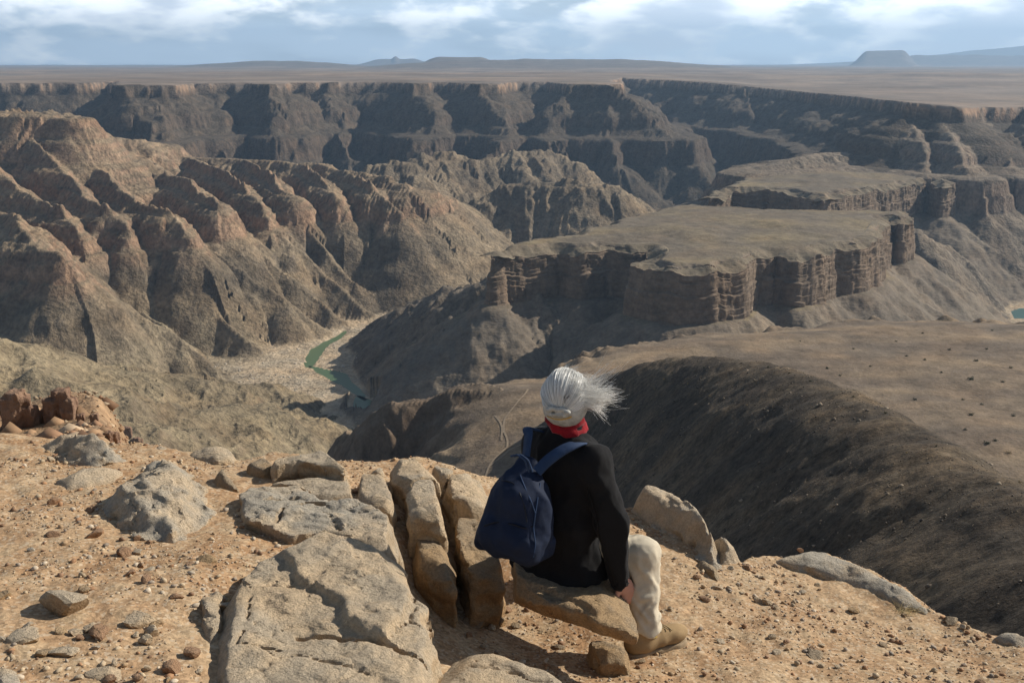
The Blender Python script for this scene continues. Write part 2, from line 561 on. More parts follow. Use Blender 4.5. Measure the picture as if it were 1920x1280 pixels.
def terrain(x, y):
    """height and region for plan positions (float32 arrays)"""
    x = x.astype(F32); y = y.astype(F32)
    r = np.hypot(x, y)
    # warp: crenulated edges
    w1 = fbm2(x / 210, y / 210, 3, 1); w2 = fbm2(x / 210 + 31.7, y / 210, 3, 5)
    far = smooth(2600, 4000, y)
    wa = 15 + 30 * far
    xw = x + wa * w1; yw = y + wa * w2
    fine = fbm2(x / 46, y / 46, 4, 101)
    rid = ridged2(x / 120, y / 120, 4, 111)
    reg = np.zeros(x.shape, np.int8)
    z = np.full(x.shape, RIVER_Z, F32) + 2 * w1
    med = pn2(x / 14, y / 14, 141)

    def rock(b, sel=None):
        """broken rock on the slopes"""
        q = smooth(-215, -260, b) * smooth(-470, -405, b) * 0.8 + 0.2
        if sel is None:
            return b + q * (rid * 9 + fine * 6 + med * 1.8)
        return b + q * (rid[sel] * 9 + fine[sel] * 6 + med[sel] * 1.8)
    # far plateau
    sd, s = poly_sd(xw, yw, FAR_POLY)
    gul = (ridged2(s / 190, sd / 1100, 3, 121) * 34 + pn2(s / 60, sd / 300, 125) * 12) * smooth(0, 120, sd)
    b = np.where(sd < 0, np.minimum(60, -sd * 0.5), -0.74 * sd) + gul * 0.9
    b = np.where(sd < 0, b, rock(b))
    b = T(b)
    m = b > z
    z = np.where(m, b, z); reg = np.where(m, np.where(sd < 8, 9, 3), reg)
    far_sd = sd
    # mesas
    for poly, rg, sl in ((MESA_POLY, 5, 0.92), (REAR_POLY, 8, 0.90)):
        sd, s = poly_sd(x, y, poly)
        gul = (ridged2(s / 60, sd / 400, 3, 131) * 13 + pn2(s / 24, sd / 140, 133) * 6) * smooth(30, 90, sd)
        # the cliffs themselves are a mesh of their own; below them the scree begins
        b = rock(-228 - sl * np.maximum(sd, -8) + gul)
        b = np.where(sd < -10, mesa_top(x, y, sd, w1, fine), np.minimum(b, -236 - 0.3 * np.maximum(sd, 0)))
        b = T(b)
        m = b > z
        z = np.where(m, b, z); reg = np.where(m, rg, reg)
    # ridges
    for R in RIDGES:
        P = np.array(R['pts'])
        x0, x1, y0, y1 = P[:, 0].min() - 750, P[:, 0].max() + 750, P[:, 1].min() - 750, P[:, 1].max() + 750
        sel = (x > x0) & (x < x1) & (y > y0) & (y < y1)
        if not sel.any():
            continue
        xs, ys = xw[sel], yw[sel]
        h, d, s, side = seg_max(xs, ys, R['pts'], R['k'], R['w'])
        lam = R['lam']
        wv = s / lam + side * 17.3
        g = (ridged2(wv, d / (lam * 5), 2, R['seed']) * R['amp'] + pn2(wv * 2.7, d / (lam * 2.5), R['seed'] + 3) * R['amp'] * 0.45)
        b = h + g * smooth(3, R['dm'], d)
        b = b + 0.58 * (rock(b, sel) - b) if R['reg'] == 1 else rock(b, sel)
        if R['reg'] == 2:
            b = b + ridged2(x[sel] / 70, y[sel] / 70, 4, 145) * 9 * smooth(-495, -450, b)
        b = T(b, R['map'])
        b0 = z[sel]
        m = b > b0
        z[sel] = np.where(m, b, b0)
        rr = reg[sel]
        reg[sel] = np.where(m, R['reg'], rr)
    # thin ledges in the cliffs and slopes
    led = np.sin((z + 3 * w1) * (2 * np.pi / 11.0)) * 1.5 + np.sin((z + 2 * w2) * (2 * np.pi / 27.0)) * 2.5
    upper = smooth(-345, -325, z) * smooth(-78, -100, z)
    z = z + led * upper * smooth(400, 900, r)
    # plateau relief towards the horizon, dropping a little to the right
    inl = np.maximum(-far_sd, 0)
    pl = (reg == 9)
    dip = -48 * smooth(700, 1500, x) * smooth(2100, 2700, y) * (1 - smooth(4000, 9000, y))
    z = z + dip * smooth(-300, -200, z)
    rel = fbm2(x / 2600, y / 2600, 4, 151)
    scarp = rel * 26 * (1 - 0.7 * smooth(7000, 12000, y))
    z = z + np.where(pl, smooth(150, 2500, inl) * (scarp * 0.55 + rel * 10) - 10 * smooth(5000, 30000, y), 0)
    # low mesas and mountains on the horizon
    az = np.degrees(np.arctan2(x, y))
    def horizon(px0, px1, top_px, dist, ramp_px, wid=0.25, rough_a=0.1):
        pxn = 960 + np.tan(np.radians(az)) * FPX * 0.975
        prof = smooth(px0 - ramp_px, px0, pxn) * (1 - smooth(px1, px1 + ramp_px, pxn))
        hgt = dist * (top_px / FPX) * (1 + rough_a * fbm2(pxn / 60, pxn * 0 + dist, 3, 161))
        return np.where(True, prof * hgt * smooth(dist * (1 - wid), dist, y) * (1 - smooth(dist * 1.3, dist * 1.6, y)), 0)
    hz = horizon(835, 900, 20, 16000, 60, 0.12, 0.02)
    hz = np.maximum(hz, horizon(900, 1150, 15, 15000, 260, 0.3, 0.1))
    hz = np.maximum(hz, horizon(520, 560, 11, 18000, 200, 0.2, 0.1))
    hz = np.maximum(hz, horizon(754, 756, 16, 30000, 16, 0.1, 0.0))
    hz = np.maximum(hz, horizon(735, 780, 12, 30000, 60, 0.1, 0.15))
    hz = np.maximum(hz, horizon(1585, 1645, 27, 26000, 34, 0.12, 0.02))
    hz = np.maximum(hz, horizon(1680, 2600, 19, 30000, 120, 0.15, 0.10))
    hz = np.maximum(hz, horizon(2050, 3000, 42, 42000, 640, 0.1, 0.05))
    mh = (hz > 18) & (y > 9000)
    z = z + np.where(y > 9000, hz, 0)
    reg = np.where(mh, 11, reg)
    # ---- things on our own side, real heights
    zn = np.full(x.shape, -503.0, F32)
    rn = np.zeros(x.shape, np.int8)
    for R in NEARR:
        h, d, s, side = seg_max(x + 10 * w1, y + 10 * w2, R['pts'], R['k'], R['w'])
        lam = R['lam']
        g = ridged2(x / 75, y / 110, 4, R['seed']) * R['amp'] * 1.3 * smooth(4, 60, d)
        b = h + g + fine * 2.5
        m = b > zn
        zn = np.where(m, b, zn); rn = np.where(m, R['reg'], rn)
    # terrace with its cliffs
    sd, s = poly_sd(x + 4 * w1 + 2.5 * fine, y + 4 * w2, TERR_POLY)
    g = (pn2(x / 16, y / 16, 171) * 6 + ridged2(x / 45, y / 45, 3, 173) * 8) * smooth(2, 40, sd)
    hinge = 0.5 * (np.sqrt((sd - 16) ** 2 + 26.0 ** 2) + (sd - 16))
    b = -200 + 3 * w1 + np.where(sd < 0, np.minimum(0, -(sd + 25) * 0.06), -1.5) - (0.75 + 0.6 * smooth(30, -70, x - 0.06 * y + 20)) * hinge + np.where(sd < 0, 0, g)
    b = b + np.where(sd < 0, fbm2(x / 90, y / 90, 3, 175) * 1.6, 0) * smooth(0, -30, sd)
    m = b > zn
    zn = np.where(m, b, zn); rn = np.where(m, 10, rn)
    # the dark crag at the end of the terrace
    d, s, side, h = seg_dist(x + 3 * w1 + 3 * fine, y + 3 * w2, CRAG)
    b = h - 1.35 * np.minimum(np.maximum(d - 5, 0), 60) - 0.95 * np.maximum(d - 65, 0) + fine * 4.5 + (pn2(x / 9, y / 9, 177) * 3.5 + ridged2(x / 26, y / 26, 3, 179) * 5) * smooth(3, 18, d)
    m = b > zn
    zn = np.where(m, b, zn); rn = np.where(m, 10, rn)
    # gravel hill
    d, s, side, h = seg_dist(x + 4 * w1, y + 4 * w2, HILL)
    g = (ridged2(x / 40, y / 70, 3, 181) * 2.6) * smooth(4, 50, d)
    dd = np.sqrt(d * d + 10.0 ** 2) - 10.0
    b = h - np.where(side > 0, 1.08, 0.60 + 0.48 * smooth(110, 20, x)) * dd + g + fbm2(x / 18, y / 18, 4, 183) * 1.3 + 2.0
    m = b > zn
    zn = np.where(m, b, zn); rn = np.where(m, 12, rn)
    # the slope right below the rim we stand on
    azs = smooth(-14.5, -24, az)
    e = np.maximum(r - 6.5, 0)
    steep = -4.6 - 1.15 * e
    mild = -2.6 - 0.34 * np.minimum(e, 44) - 0.9 * np.maximum(e - 44, 0)
    b = steep * (1 - azs) + mild * azs + (fbm2(x / 9, y / 9, 5, 191) * 0.5 + ridged2(x / 25, y / 25, 4, 193) * 1.2) * smooth(8, 30, r)
    m = b > zn
    zn = np.where(m, b, zn); rn = np.where(m, 13, rn)
    m = zn > z
    z = np.where(m, zn, z); reg = np.where(m, rn, reg)
    # river pools are sunk into the bed
    for P in POOLS_XY:
        cx = sum(p[0] for p in P) / len(P); cy = sum(p[1] for p in P) / len(P)
        sel = (np.abs(x - cx) < 220) & (np.abs(y - cy) < 260)
        if sel.any():
            sd, _ = poly_sd(x[sel] + 3 * fine[sel], y[sel], P)
            zz = z[sel]
            z[sel] = np.where(sd < 6, np.minimum(zz, RIVER_Z + 0.2 + np.clip(sd, -6, 6) * 0.35), zz)
    bed = reg == 0
    z = z + np.where(bed, fine * 0.8, 0)
    return z.astype(F32), reg


def build_terrain():
    core = np.linspace(-29, 29, 830)
    az = np.radians(np.concatenate([np.linspace(-64, -29.3, 40), core, np.linspace(29.3, 64, 40)]))
    na = len(az)
    r0 = np.geomspace(6.6, 90, 36)
    r1 = np.concatenate([np.geomspace(90, 900, 330)[:-1], np.linspace(900, 3000, 420)[:-1],
                         np.linspace(3000, 5600, 230)[:-1], np.geomspace(5600, 48000, 70)])
    A, R = np.meshgrid(az, r1, indexing='ij')
    sa, ca = np.sin(A), np.cos(A)
    z, _ = terrain(R * sa, R * ca)
    # denser rows where the surface is steep or faces us
    dr = np.diff(R, axis=1); dz = np.diff(z, axis=1)
    rm = 0.5 * (R[:, 1:] + R[:, :-1]); zm = 0.5 * (z[:, 1:] + z[:, :-1])
    slant = np.sqrt(rm ** 2 + zm ** 2)
    ang = zm / rm
    hor = np.maximum.accumulate(ang, axis=1)
    vis = np.where(ang >= hor - 0.012, 1.0, 0.4)
    app = np.abs(dr * np.abs(zm) / slant) + np.abs(dz) * 1.0
    wgt = vis * app / slant + 0.00035 + 0.02 * dr / rm * (rm < 6000)
    # smooth over a wide fan so that neighbouring columns share their rows
    wgt = wgt * np.where(rm < 520, 0.38, np.where(rm < 900, 0.9, 1.0)) * np.where(rm > 6000, 0.6, 1.0)
    wgt = wgt / wgt.sum(axis=1, keepdims=True)
    logw = dr / rm; logw = logw / logw.sum(axis=1, keepdims=True)
    g = np.exp(-0.5 * (np.arange(-150, 151) / 55.0) ** 2); g /= g.sum()
    wgt = np.apply_along_axis(lambda c: np.convolve(np.pad(c, 150, mode='edge'), g, mode='valid'), 0, wgt)
    kr = np.array([1, 2, 3, 2, 1.0]); kr /= kr.sum()
    wgt = np.apply_along_axis(lambda c: np.convolve(np.pad(c, 2, mode='edge'), kr, mode='valid'), 1, wgt)
    wgt = 0.80 * wgt + 0.20 * logw
    cum = np.concatenate([np.zeros((na, 1)), np.cumsum(wgt, axis=1)], axis=1)
    nr = 700
    R2 = np.empty((na, nr))
    q = np.linspace(0, 1, nr)
    for i in range(na):
        R2[i] = np.interp(q * cum[i, -1], cum[i], r1)
    R2 = np.concatenate([np.repeat(r0[None, :-1], na, axis=0), R2], axis=1)
    nr = R2.shape[1]
    A2 = np.repeat(az[:, None], nr, axis=1)
    x = R2 * np.sin(A2); y = R2 * np.cos(A2)
    z, reg = terrain(x, y)
    P = np.stack([x, y, z], axis=-1)
    # normals
    du = np.empty_like(P); dv = np.empty_like(P)
    du[1:-1] = P[2:] - P[:-2]; du[0] = P[1] - P[0]; du[-1] = P[-1] - P[-2]
    dv[:, 1:-1] = P[:, 2:] - P[:, :-2]; dv[:, 0] = P[:, 1] - P[:, 0]; dv[:, -1] = P[:, -1] - P[:, -2]
    nrm = np.cross(du, dv); nrm /= np.linalg.norm(nrm, axis=-1, keepdims=True) + 1e-12
    if nrm[..., 2].mean() < 0:
        nrm = -nrm
    return P, nrm, reg


def terrain_colours(P, nrm, reg):
    x, y, z = P[..., 0].astype(F32), P[..., 1].astype(F32), P[..., 2].astype(F32)
    steep = smooth(0.80, 0.52, nrm[..., 2])
    n1 = fbm2(x / 160, y / 160, 4, 201); n2 = fbm2(x / 40, y / 40, 4, 211); n3 = fbm2(x / 700, y / 700, 3, 221)
    def c(*v): return np.array(v, F32)
    def mix(a, b, t): return a + (b - a) * t[..., None]
    col = np.empty(P.shape, F32); col[:] = c(0.23, 0.175, 0.115)
    full = lambda v: np.broadcast_to(c(*v), P.shape).astype(F32)
    # upper strata: warm brown talus, redder cliffs
    talus = mix(full((0.195, 0.148, 0.098)), full((0.260, 0.195, 0.125)), np.clip(0.5 + n1, 0, 1))
    cliff = mix(full((0.215, 0.142, 0.094)), full((0.285, 0.190, 0.124)), np.clip(0.5 + n2, 0, 1))
    upper = mix(talus, cliff, steep)
    # strata bands
    band = np.sin(z * 0.42 + 2 * n1) * 0.5 + np.sin(z * 0.17 + n3) * 0.5
    upper = upper * (1 + 0.13 * band[..., None] * smooth(0.97, 0.8, nrm[..., 2])[..., None])
    # basement: grey olive rock, pale scree
    base = mix(full((0.140, 0.111, 0.077)), full((0.255, 0.198, 0.130)), np.clip(0.45 + n1 * 0.8 + n2 * 0.4, 0, 1))
    base = mix(base, full((0.120, 0.098, 0.074)), steep * np.clip(0.5 + n2 * 1.2, 0, 1) * 0.8)
    lowm = np.where((reg == 2) | (reg == 4), 1.0, smooth(-335, -372, z + 14 * n2))
    col = mix(upper, base, lowm)
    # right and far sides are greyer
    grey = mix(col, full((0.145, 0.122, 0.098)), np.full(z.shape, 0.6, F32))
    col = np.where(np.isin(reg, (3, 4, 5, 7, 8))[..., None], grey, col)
    col = np.where((reg == 3)[..., None], col * 0.50, col)  # far wall: shadow put into the colour by darkening the rock
    # pale lower slopes of the left spurs
    pale = (reg == 1) * smooth(-380, -460, z) * smooth(-300, -700, x)
    col = mix(col, full((0.33, 0.27, 0.175)), pale * 0.7 * np.clip(0.6 + n2, 0, 1))
    # benches and mesa tops
    flat = smooth(0.93, 0.985, nrm[..., 2])
    top = mix(full((0.150, 0.122, 0.088)), full((0.22, 0.172, 0.100)), np.clip(0.15 + n1 * 0.9, 0, 1))
    col = np.where((np.isin(reg, (5, 8)))[..., None], mix(col, top, flat), col)
    # plateau
    pl = mix(full((0.185, 0.150, 0.122)), full((0.25, 0.195, 0.150)), np.clip(0.5 + n3 + 0.3 * n1, 0, 1))
    pl = mix(pl, full((0.13, 0.105, 0.085)), np.clip(fbm2(x / 900, y / 900, 4, 231) * 1.6 - 0.1, 0, 1) * 0.7)
    col = np.where((reg == 9)[..., None], mix(pl, col, steep), col)
    col = np.where((reg == 11)[..., None], full((0.15, 0.125, 0.105)), col)
    # river bed
    d1, s1, _, _ = seg_dist(x + 14 * n2, y + 14 * n1, RIVER_LINE); d2, s2, _, _ = seg_dist(x + 14 * n2, y + 14 * n1, RIVER_LINE2)
    d = np.minimum(d1, d2)
    sand = mix(full((0.43, 0.335, 0.225)), full((0.37, 0.305, 0.22)), np.clip(0.3 + 1.1 * n2, 0, 1))
    sm = (reg == 0) * smooth(190, 90, d) + smooth(-494, -499, z) * smooth(150, 70, d) * (reg != 0)
    flo = mix(full((0.30, 0.245, 0.165)), full((0.25, 0.21, 0.15)), np.clip(0.5 + n2, 0, 1))
    col = np.where((reg == 0)[..., None], flo, col)
    col = mix(col, sand, np.clip(sm, 0, 1))
    # low brown hills
    lo = mix(full((0.18, 0.142, 0.090)), full((0.26, 0.208, 0.130)), np.clip(0.5 + n1 + 0.4 * n2, 0, 1))
    lo = mix(lo, full((0.15, 0.115, 0.078)), steep * 0.7)
    col = np.where((reg == 6)[..., None], lo, col)
    # terrace
    f = fbm2(x / 120, y / 45, 4, 241)
    te = mix(full((0.145, 0.112, 0.082)), full((0.24, 0.178, 0.115)), np.clip(0.35 + f, 0, 1))
    te = mix(te, full((0.135, 0.108, 0.082)), smooth(0.15, 0.75, fbm2(x / 60 + 9, y / 60, 4, 245)) * 0.75)
    te = mix(te, full((0.125, 0.092, 0.066)), steep)
    col = np.where((reg == 10)[..., None], te, col)
    # gravel hill: dark desert varnish, albedo lowered further to deepen its shaded near face
    gh = mix(full((0.058, 0.045, 0.032)), full((0.112, 0.083, 0.053)), np.clip(0.4 + fbm2(x / 30, y / 30, 4, 251) * 1.1, 0, 1))
    col = np.where((reg == 12)[..., None], gh, col)
    rs = mix(full((0.36, 0.235, 0.135)), full((0.27, 0.18, 0.11)), np.clip(0.5 + fbm2(x / 6, y / 6, 4, 255), 0, 1))
    rs = mix(rs, full((0.25, 0.195, 0.125)), smooth(30, 90, np.hypot(x, y)))
    col = np.where((reg == 13)[..., None], rs, col)
    return np.clip(col, 0.02, 0.9)


def mat_terrain(name, s1, s2, b1, b2, contrast=0.5, strata=0.0):
    """rock and soil of the land: the tint of the rock, broken up by noise and fine relief"""
    m, N, bs = new_mat(name)
    geo = N.n('ShaderNodeNewGeometry')
    p = geo.outputs['Position']
    vc = N.n('ShaderNodeVertexColor', layer_name="tint")
    a = N.noise(p, s1, 6, 0.62)
    b = N.noise(p, s2, 5, 0.65)
    k = N.math('ADD', N.ramp(a, 0.3, 0.7, 1 - contrast * 0.6, 1 + contrast * 0.6, False), N.ramp(b, 0.3, 0.7, -contrast * 0.45, contrast * 0.45, False))
    col = N.scalecol(vc.outputs[0], k)
    hue = N.noise(p, s1 * 0.35, 3, 0.5)
    col = N.mix(N.ramp(hue, 0.4, 0.75, 0.0, 0.35), col, N.vmath('MULTIPLY', col, (1.18, 0.98, 0.78)))
    N.link(col, bs.inputs['Base Color'])
    bs.inputs['Roughness'].default_value = 0.95
    bs.inputs['Specular IOR Level'].default_value = 0.15
    nb = N.bump(a, 1.0, b1)
    nb = N.bump(b, 1.0, b2, nb)
    if strata:
        sp = N.vmath('MULTIPLY', p, (0.012, 0.012, 0.16))
        nb = N.bump(N.noise(sp, 1.0, 5, 0.6), 1.0, strata, nb)
    N.link(nb, bs.inputs['Normal'])
    return m


M_FAR = mat_terrain('canyon_rock', 0.035, 0.14, 7.0, 2.4, 0.62, 1.4)
M_MESA = mat_terrain('mesa_rock', 0.05, 0.22, 2.2, 1.0, 0.5, 3.0)
M_PLAT = mat_terrain('plateau_soil', 0.004, 0.03, 4.0, 1.5, 0.45)
M_TERR = mat_terrain('terrace_soil', 0.07, 0.45, 1.4, 0.5, 0.5)
M_HILL = mat_terrain('dark_gravel', 0.30, 1.3, 0.4, 0.35, 0.95)
M_SLOPE = mat_terrain('red_scree', 1.1, 6.0, 0.25, 0.07, 0.6)

REGNAME = {0: ('river_bed', 'pale sandy river bed winding along the canyon floor', 'river bed', M_FAR),
           1: ('canyon_ridges', 'orange brown eroded spurs running down to the river on the left', 'ridges', M_FAR),
           2: ('rugged_hills', 'rugged pale hills rising from the middle of the canyon', 'hills', M_FAR),
           3: ('canyon_wall', 'shaded blue grey far wall of the canyon below the plateau rim', 'canyon wall', M_FAR),
           4: ('mesa_apron', 'steep shaded scree slopes below the mesa cliffs', 'slope', M_FAR),
           5: ('mesa', 'flat topped mesa ringed by brown cliffs in the canyon centre', 'mesa', M_MESA),
           6: ('low_hills', 'smooth brown low hills beside the river at lower left', 'hills', M_FAR),
           7: ('side_wall', 'striped canyon wall with steep gullies at the right edge', 'canyon wall', M_FAR),
           8: ('rear_mesa', 'smaller mesa with sunlit pale cliffs behind the large one', 'mesa', M_MESA),
           9: ('plateau', 'wide flat desert plateau reaching to the horizon', 'plateau', M_PLAT),
           10: ('terrace', 'brown desert terrace with faint tracks below the dark hill', 'terrace', M_TERR),
           11: ('distant_mountains', 'hazy blue mesas and mountains on the horizon', 'mountains', M_PLAT),
           12: ('gravel_hill', 'dark gravel covered hill sloping away on the right', 'hill', M_HILL),
           13: ('rim_slope', 'reddish scree slope just below the canyon rim', 'slope', M_SLOPE)}


def add_terrain():
    P, nrm, reg = build_terrain()
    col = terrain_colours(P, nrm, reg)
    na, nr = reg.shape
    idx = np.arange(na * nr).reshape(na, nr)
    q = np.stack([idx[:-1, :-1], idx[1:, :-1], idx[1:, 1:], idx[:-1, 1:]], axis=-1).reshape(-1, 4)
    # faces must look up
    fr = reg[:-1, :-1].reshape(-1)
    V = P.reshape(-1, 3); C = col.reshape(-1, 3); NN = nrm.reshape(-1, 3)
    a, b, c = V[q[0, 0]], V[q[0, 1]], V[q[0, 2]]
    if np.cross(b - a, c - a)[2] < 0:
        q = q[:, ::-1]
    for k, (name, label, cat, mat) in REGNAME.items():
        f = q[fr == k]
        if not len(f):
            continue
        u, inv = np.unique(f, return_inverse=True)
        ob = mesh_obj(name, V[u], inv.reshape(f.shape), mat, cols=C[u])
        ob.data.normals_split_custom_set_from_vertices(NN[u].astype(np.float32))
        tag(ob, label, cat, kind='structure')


add_terrain()


def mat_water(name, colr):
    m, N, bs = new_mat(name)
    geo = N.n('ShaderNodeNewGeometry')
    bs.inputs['Base Color'].default_value = (*colr, 1)
    bs.inputs['Roughness'].default_value = 0.35
    N.link(N.bump(N.noise(geo.outputs['Position'], 0.6, 3), 0.25, 0.2), bs.inputs['Normal'])
    return m


M_WATER = mat_water('green_river_water', (0.085, 0.135, 0.06))
M_WATER2 = mat_water('blue_river_water', (0.05, 0.12, 0.11))
for i, P in enumerate(POOLS_XY):
    cx = sum(p[0] for p in P) / len(P); cy = sum(p[1] for p in P) / len(P)
    o = mesh_obj('river', [(cx + (x - cx) * 1.08, cy + (y - cy) * 1.08, RIVER_Z - 0.5) for x, y in P], [list(range(len(P)))], (M_WATER, M_WATER, M_WATER, M_WATER2)[i], smooth_shade=False)
    tag(o, ('long green river pool below the shaded slope', 'narrow green river channel lying in shadow', 'green river pool nearest the viewpoint', 'small blue river pool at the right edge of the canyon')[i], 'river', kind='structure')

# haze in the air
def add_haze():
    bm = bmesh.new()
    bmesh.ops.create_cube(bm, size=1.0)
    me = bpy.data.meshes.new('haze'); bm.to_mesh(me); bm.free()
    ob = bpy.data.objects.new('haze', me); COL.objects.link(ob)
    ob.scale = (110000, 70000, 2200); ob.location = (0, 20000, 2200 / 2 - 515)
    m = bpy.data.materials.new('haze_air'); m.use_nodes = True
    N = NT(m.node_tree)
    out = N.n('ShaderNodeOutputMaterial')
    v = N.n('ShaderNodeVolumePrincipled')
    v.inputs['Color'].default_value = (0.46, 0.70, 1.0, 1)
    v.inputs['Density'].default_value = 3.6e-5
    v.inputs['Anisotropy'].default_value = 0.2
    N.link(v.outputs[0], out.inputs['Volume'])
    me.materials.append(m)
    tag(ob, 'thin blue haze filling the air of the canyon', 'haze', kind='stuff')
HAZE_LATER = add_haze


# ------------------------------------------------------------------ cliffs of the two mesas
def smooth_ring(poly, step, sig):
    P = np.array(poly + poly[:1], float)
    L = np.concatenate([[0], np.cumsum(np.hypot(*np.diff(P, axis=0).T))])
    n = int(L[-1] / step)
    u = np.arange(n) * L[-1] / n
    x = np.interp(u, L, P[:, 0]); y = np.interp(u, L, P[:, 1])
    k = np.exp(-0.5 * (np.arange(-40, 41) / (sig / step)) ** 2); k /= k.sum()
    f = lambda a: np.convolve(np.concatenate([a[-40:], a, a[:40]]), k, mode='valid')
    return f(x), f(y), u


def mesa_cliff(poly, name, seed, parent_name):
    x, y, u = smooth_ring(poly, 2.2, 3.5)
    n = len(x)
    tx, ty = np.roll(x, -2) - np.roll(x, 2), np.roll(y, -2) - np.roll(y, 2)
    l = np.hypot(tx, ty); tx /= l; ty /= l
    area = 0.5 * np.sum(x * np.roll(y, -1) - y * np.roll(x, -1))
    nx, ny = (ty, -tx) if area > 0 else (-ty, tx)            # outwards
    # buttresses, alcoves and joints along the edge
    cren = 5.5 * fbm2(x / 62, y / 62, 2, seed) + 2.2 * (0.5 - np.abs(fbm2(x / 21, y / 21, 2, seed + 3)) * 1.4)
    cell = np.floor(u / 9.0 + 1.6 * pn2(u / 30, u * 0, seed + 5)).astype(int)
    rs = np.random.RandomState(seed)
    w1 = fbm2(x / 210, y / 210, 3, 1)
    fine = fbm2(x / 46, y / 46, 4, 101)
    rows = []
    def row(out, z):
        rows.append((out, z))
    xi = lambda d: (x - nx * d, y - ny * d)
    for d in (30, 24, 17, 11, 6):
        xx, yy = xi(d)
        sdv, _ = poly_sd(xx, yy, poly)
        zt = T(mesa_top(xx, yy, np.minimum(sdv, -3), fbm2(xx / 210, yy / 210, 3, 1), fbm2(xx / 46, yy / 46, 4, 101)))
        row(np.full(n, -d) + cren * smooth(24, 6, np.full(n, float(d))), zt + (0.5 if d < 28 else -2.0))
    z0 = T(mesa_top(x, y, np.full(n, -2.0), w1, fine)) + 0.4
    row(cren - 1.2, z0 - 0.2)
    beds = [3, 5, 4, 7, 6, 5, 'ledge', 6, 8, 5, 9, 7, 6]
    z = z0.copy(); out = cren + 0.0
    dip = 1.5 * w1
    for bi, b in enumerate(beds):
        if b == 'ledge':
            out = out + 3.2 + 1.6 * pn2(u / 40, u * 0 + 3, seed + 9); row(out, z - 1.2); z = z - 1.2
            continue
        jit = rs.normal(0, 1, int(cell.max() - cell.min()) + 3)[cell - cell.min()]
        jit = np.convolve(np.concatenate([jit[-1:], jit, jit[:1]]), [0.2, 0.6, 0.2], mode='valid')
        o = out + jit * 0.7 + 1.0 * pn2(u / 8, u * 0 + bi * 0.35, seed + 11) + 0.3
        row(o + 0.16, z - 0.5)
        z = z - b * (1 + 0.12 * pn2(u / 50, u * 0 + bi * 3, seed + 13))
        row(o - 0.05, z + 0.6)
        out = out + 0.55
    for k, (do, dz) in enumerate(((2.5, 2.5), (7, 6), (10, 8), (14, 13), (18, 18))):
        out = out + do; z = z - dz
        row(out + 2.0 * pn2(u / 18, u * 0 + k, seed + 17), z + 1.5 * pn2(u / 14, u * 0 + k, seed + 19))
    P = np.stack([np.stack([x + nx * o, y + ny * o, zz + 0 * x], -1) for o, zz in rows], 1)
    m = len(rows)
    idx = np.arange(n * m).reshape(n, m)
    nxt = np.roll(idx, -1, axis=0)
    Q = np.stack([idx[:, :-1], nxt[:, :-1], nxt[:, 1:], idx[:, 1:]], -1).reshape(-1, 4)
    V = P.reshape(-1, 3)
    a, b_, c = V[Q[6, 0]], V[Q[6, 1]], V[Q[6, 2]]
    if np.cross(b_ - a, c - a)[2] < 0:
        Q = Q[:, ::-1]
    zz = V[:, 2]; nn = fbm2(V[:, 0] / 40, V[:, 1] / 40, 4, 211)
    rock_c = np.array([0.175, 0.130, 0.092]) * (1 + 0.13 * np.sin(zz * 0.55 + 3 * nn) + 0.18 * nn)[:, None]
    top_c = np.array([0.175, 0.142, 0.098]) * (1 + 0.2 * nn)[:, None]
    scree = np.array([0.165, 0.132, 0.096]) * (1 + 0.2 * nn)[:, None]
    rid_ = np.tile(np.arange(m), n)
    col = np.where((rid_ < 6)[:, None], top_c, np.where((rid_ > m - 5)[:, None], scree, rock_c))
    o = mesh_obj(name, V, Q, M_MESA, parent=bpy.data.objects[parent_name], cols=col.astype(np.float32))
    o.data.set_sharp_from_angle(angle=math.radians(40))
    return o


mesa_cliff(MESA_POLY, 'cliff', 331, 'mesa')
mesa_cliff(REAR_POLY, 'cliff', 353, 'rear_mesa')

# ------------------------------------------------------------------ the rim in the foreground
def rbf_fit(pts):
    P = np.array(pts, float)
    d = np.hypot(P[:, None, 0] - P[None, :, 0], P[:, None, 1] - P[None, :, 1])
    n = len(P)
    A = np.zeros((n + 1, n + 1)); A[:n, :n] = d - 0.02 * np.eye(n); A[:n, n] = 1; A[n, :n] = 1
    w = np.linalg.solve(A, np.concatenate([P[:, 2], [0]]))
    return P, w


def rbf_eval(fit, x, y):
    P, w = fit
    z = np.full(x.shape, w[-1])
    for i in range(len(P)):
        z = z + w[i] * np.sqrt((x - P[i, 0]) ** 2 + (y - P[i, 1]) ** 2 + 0.0025)
    return z


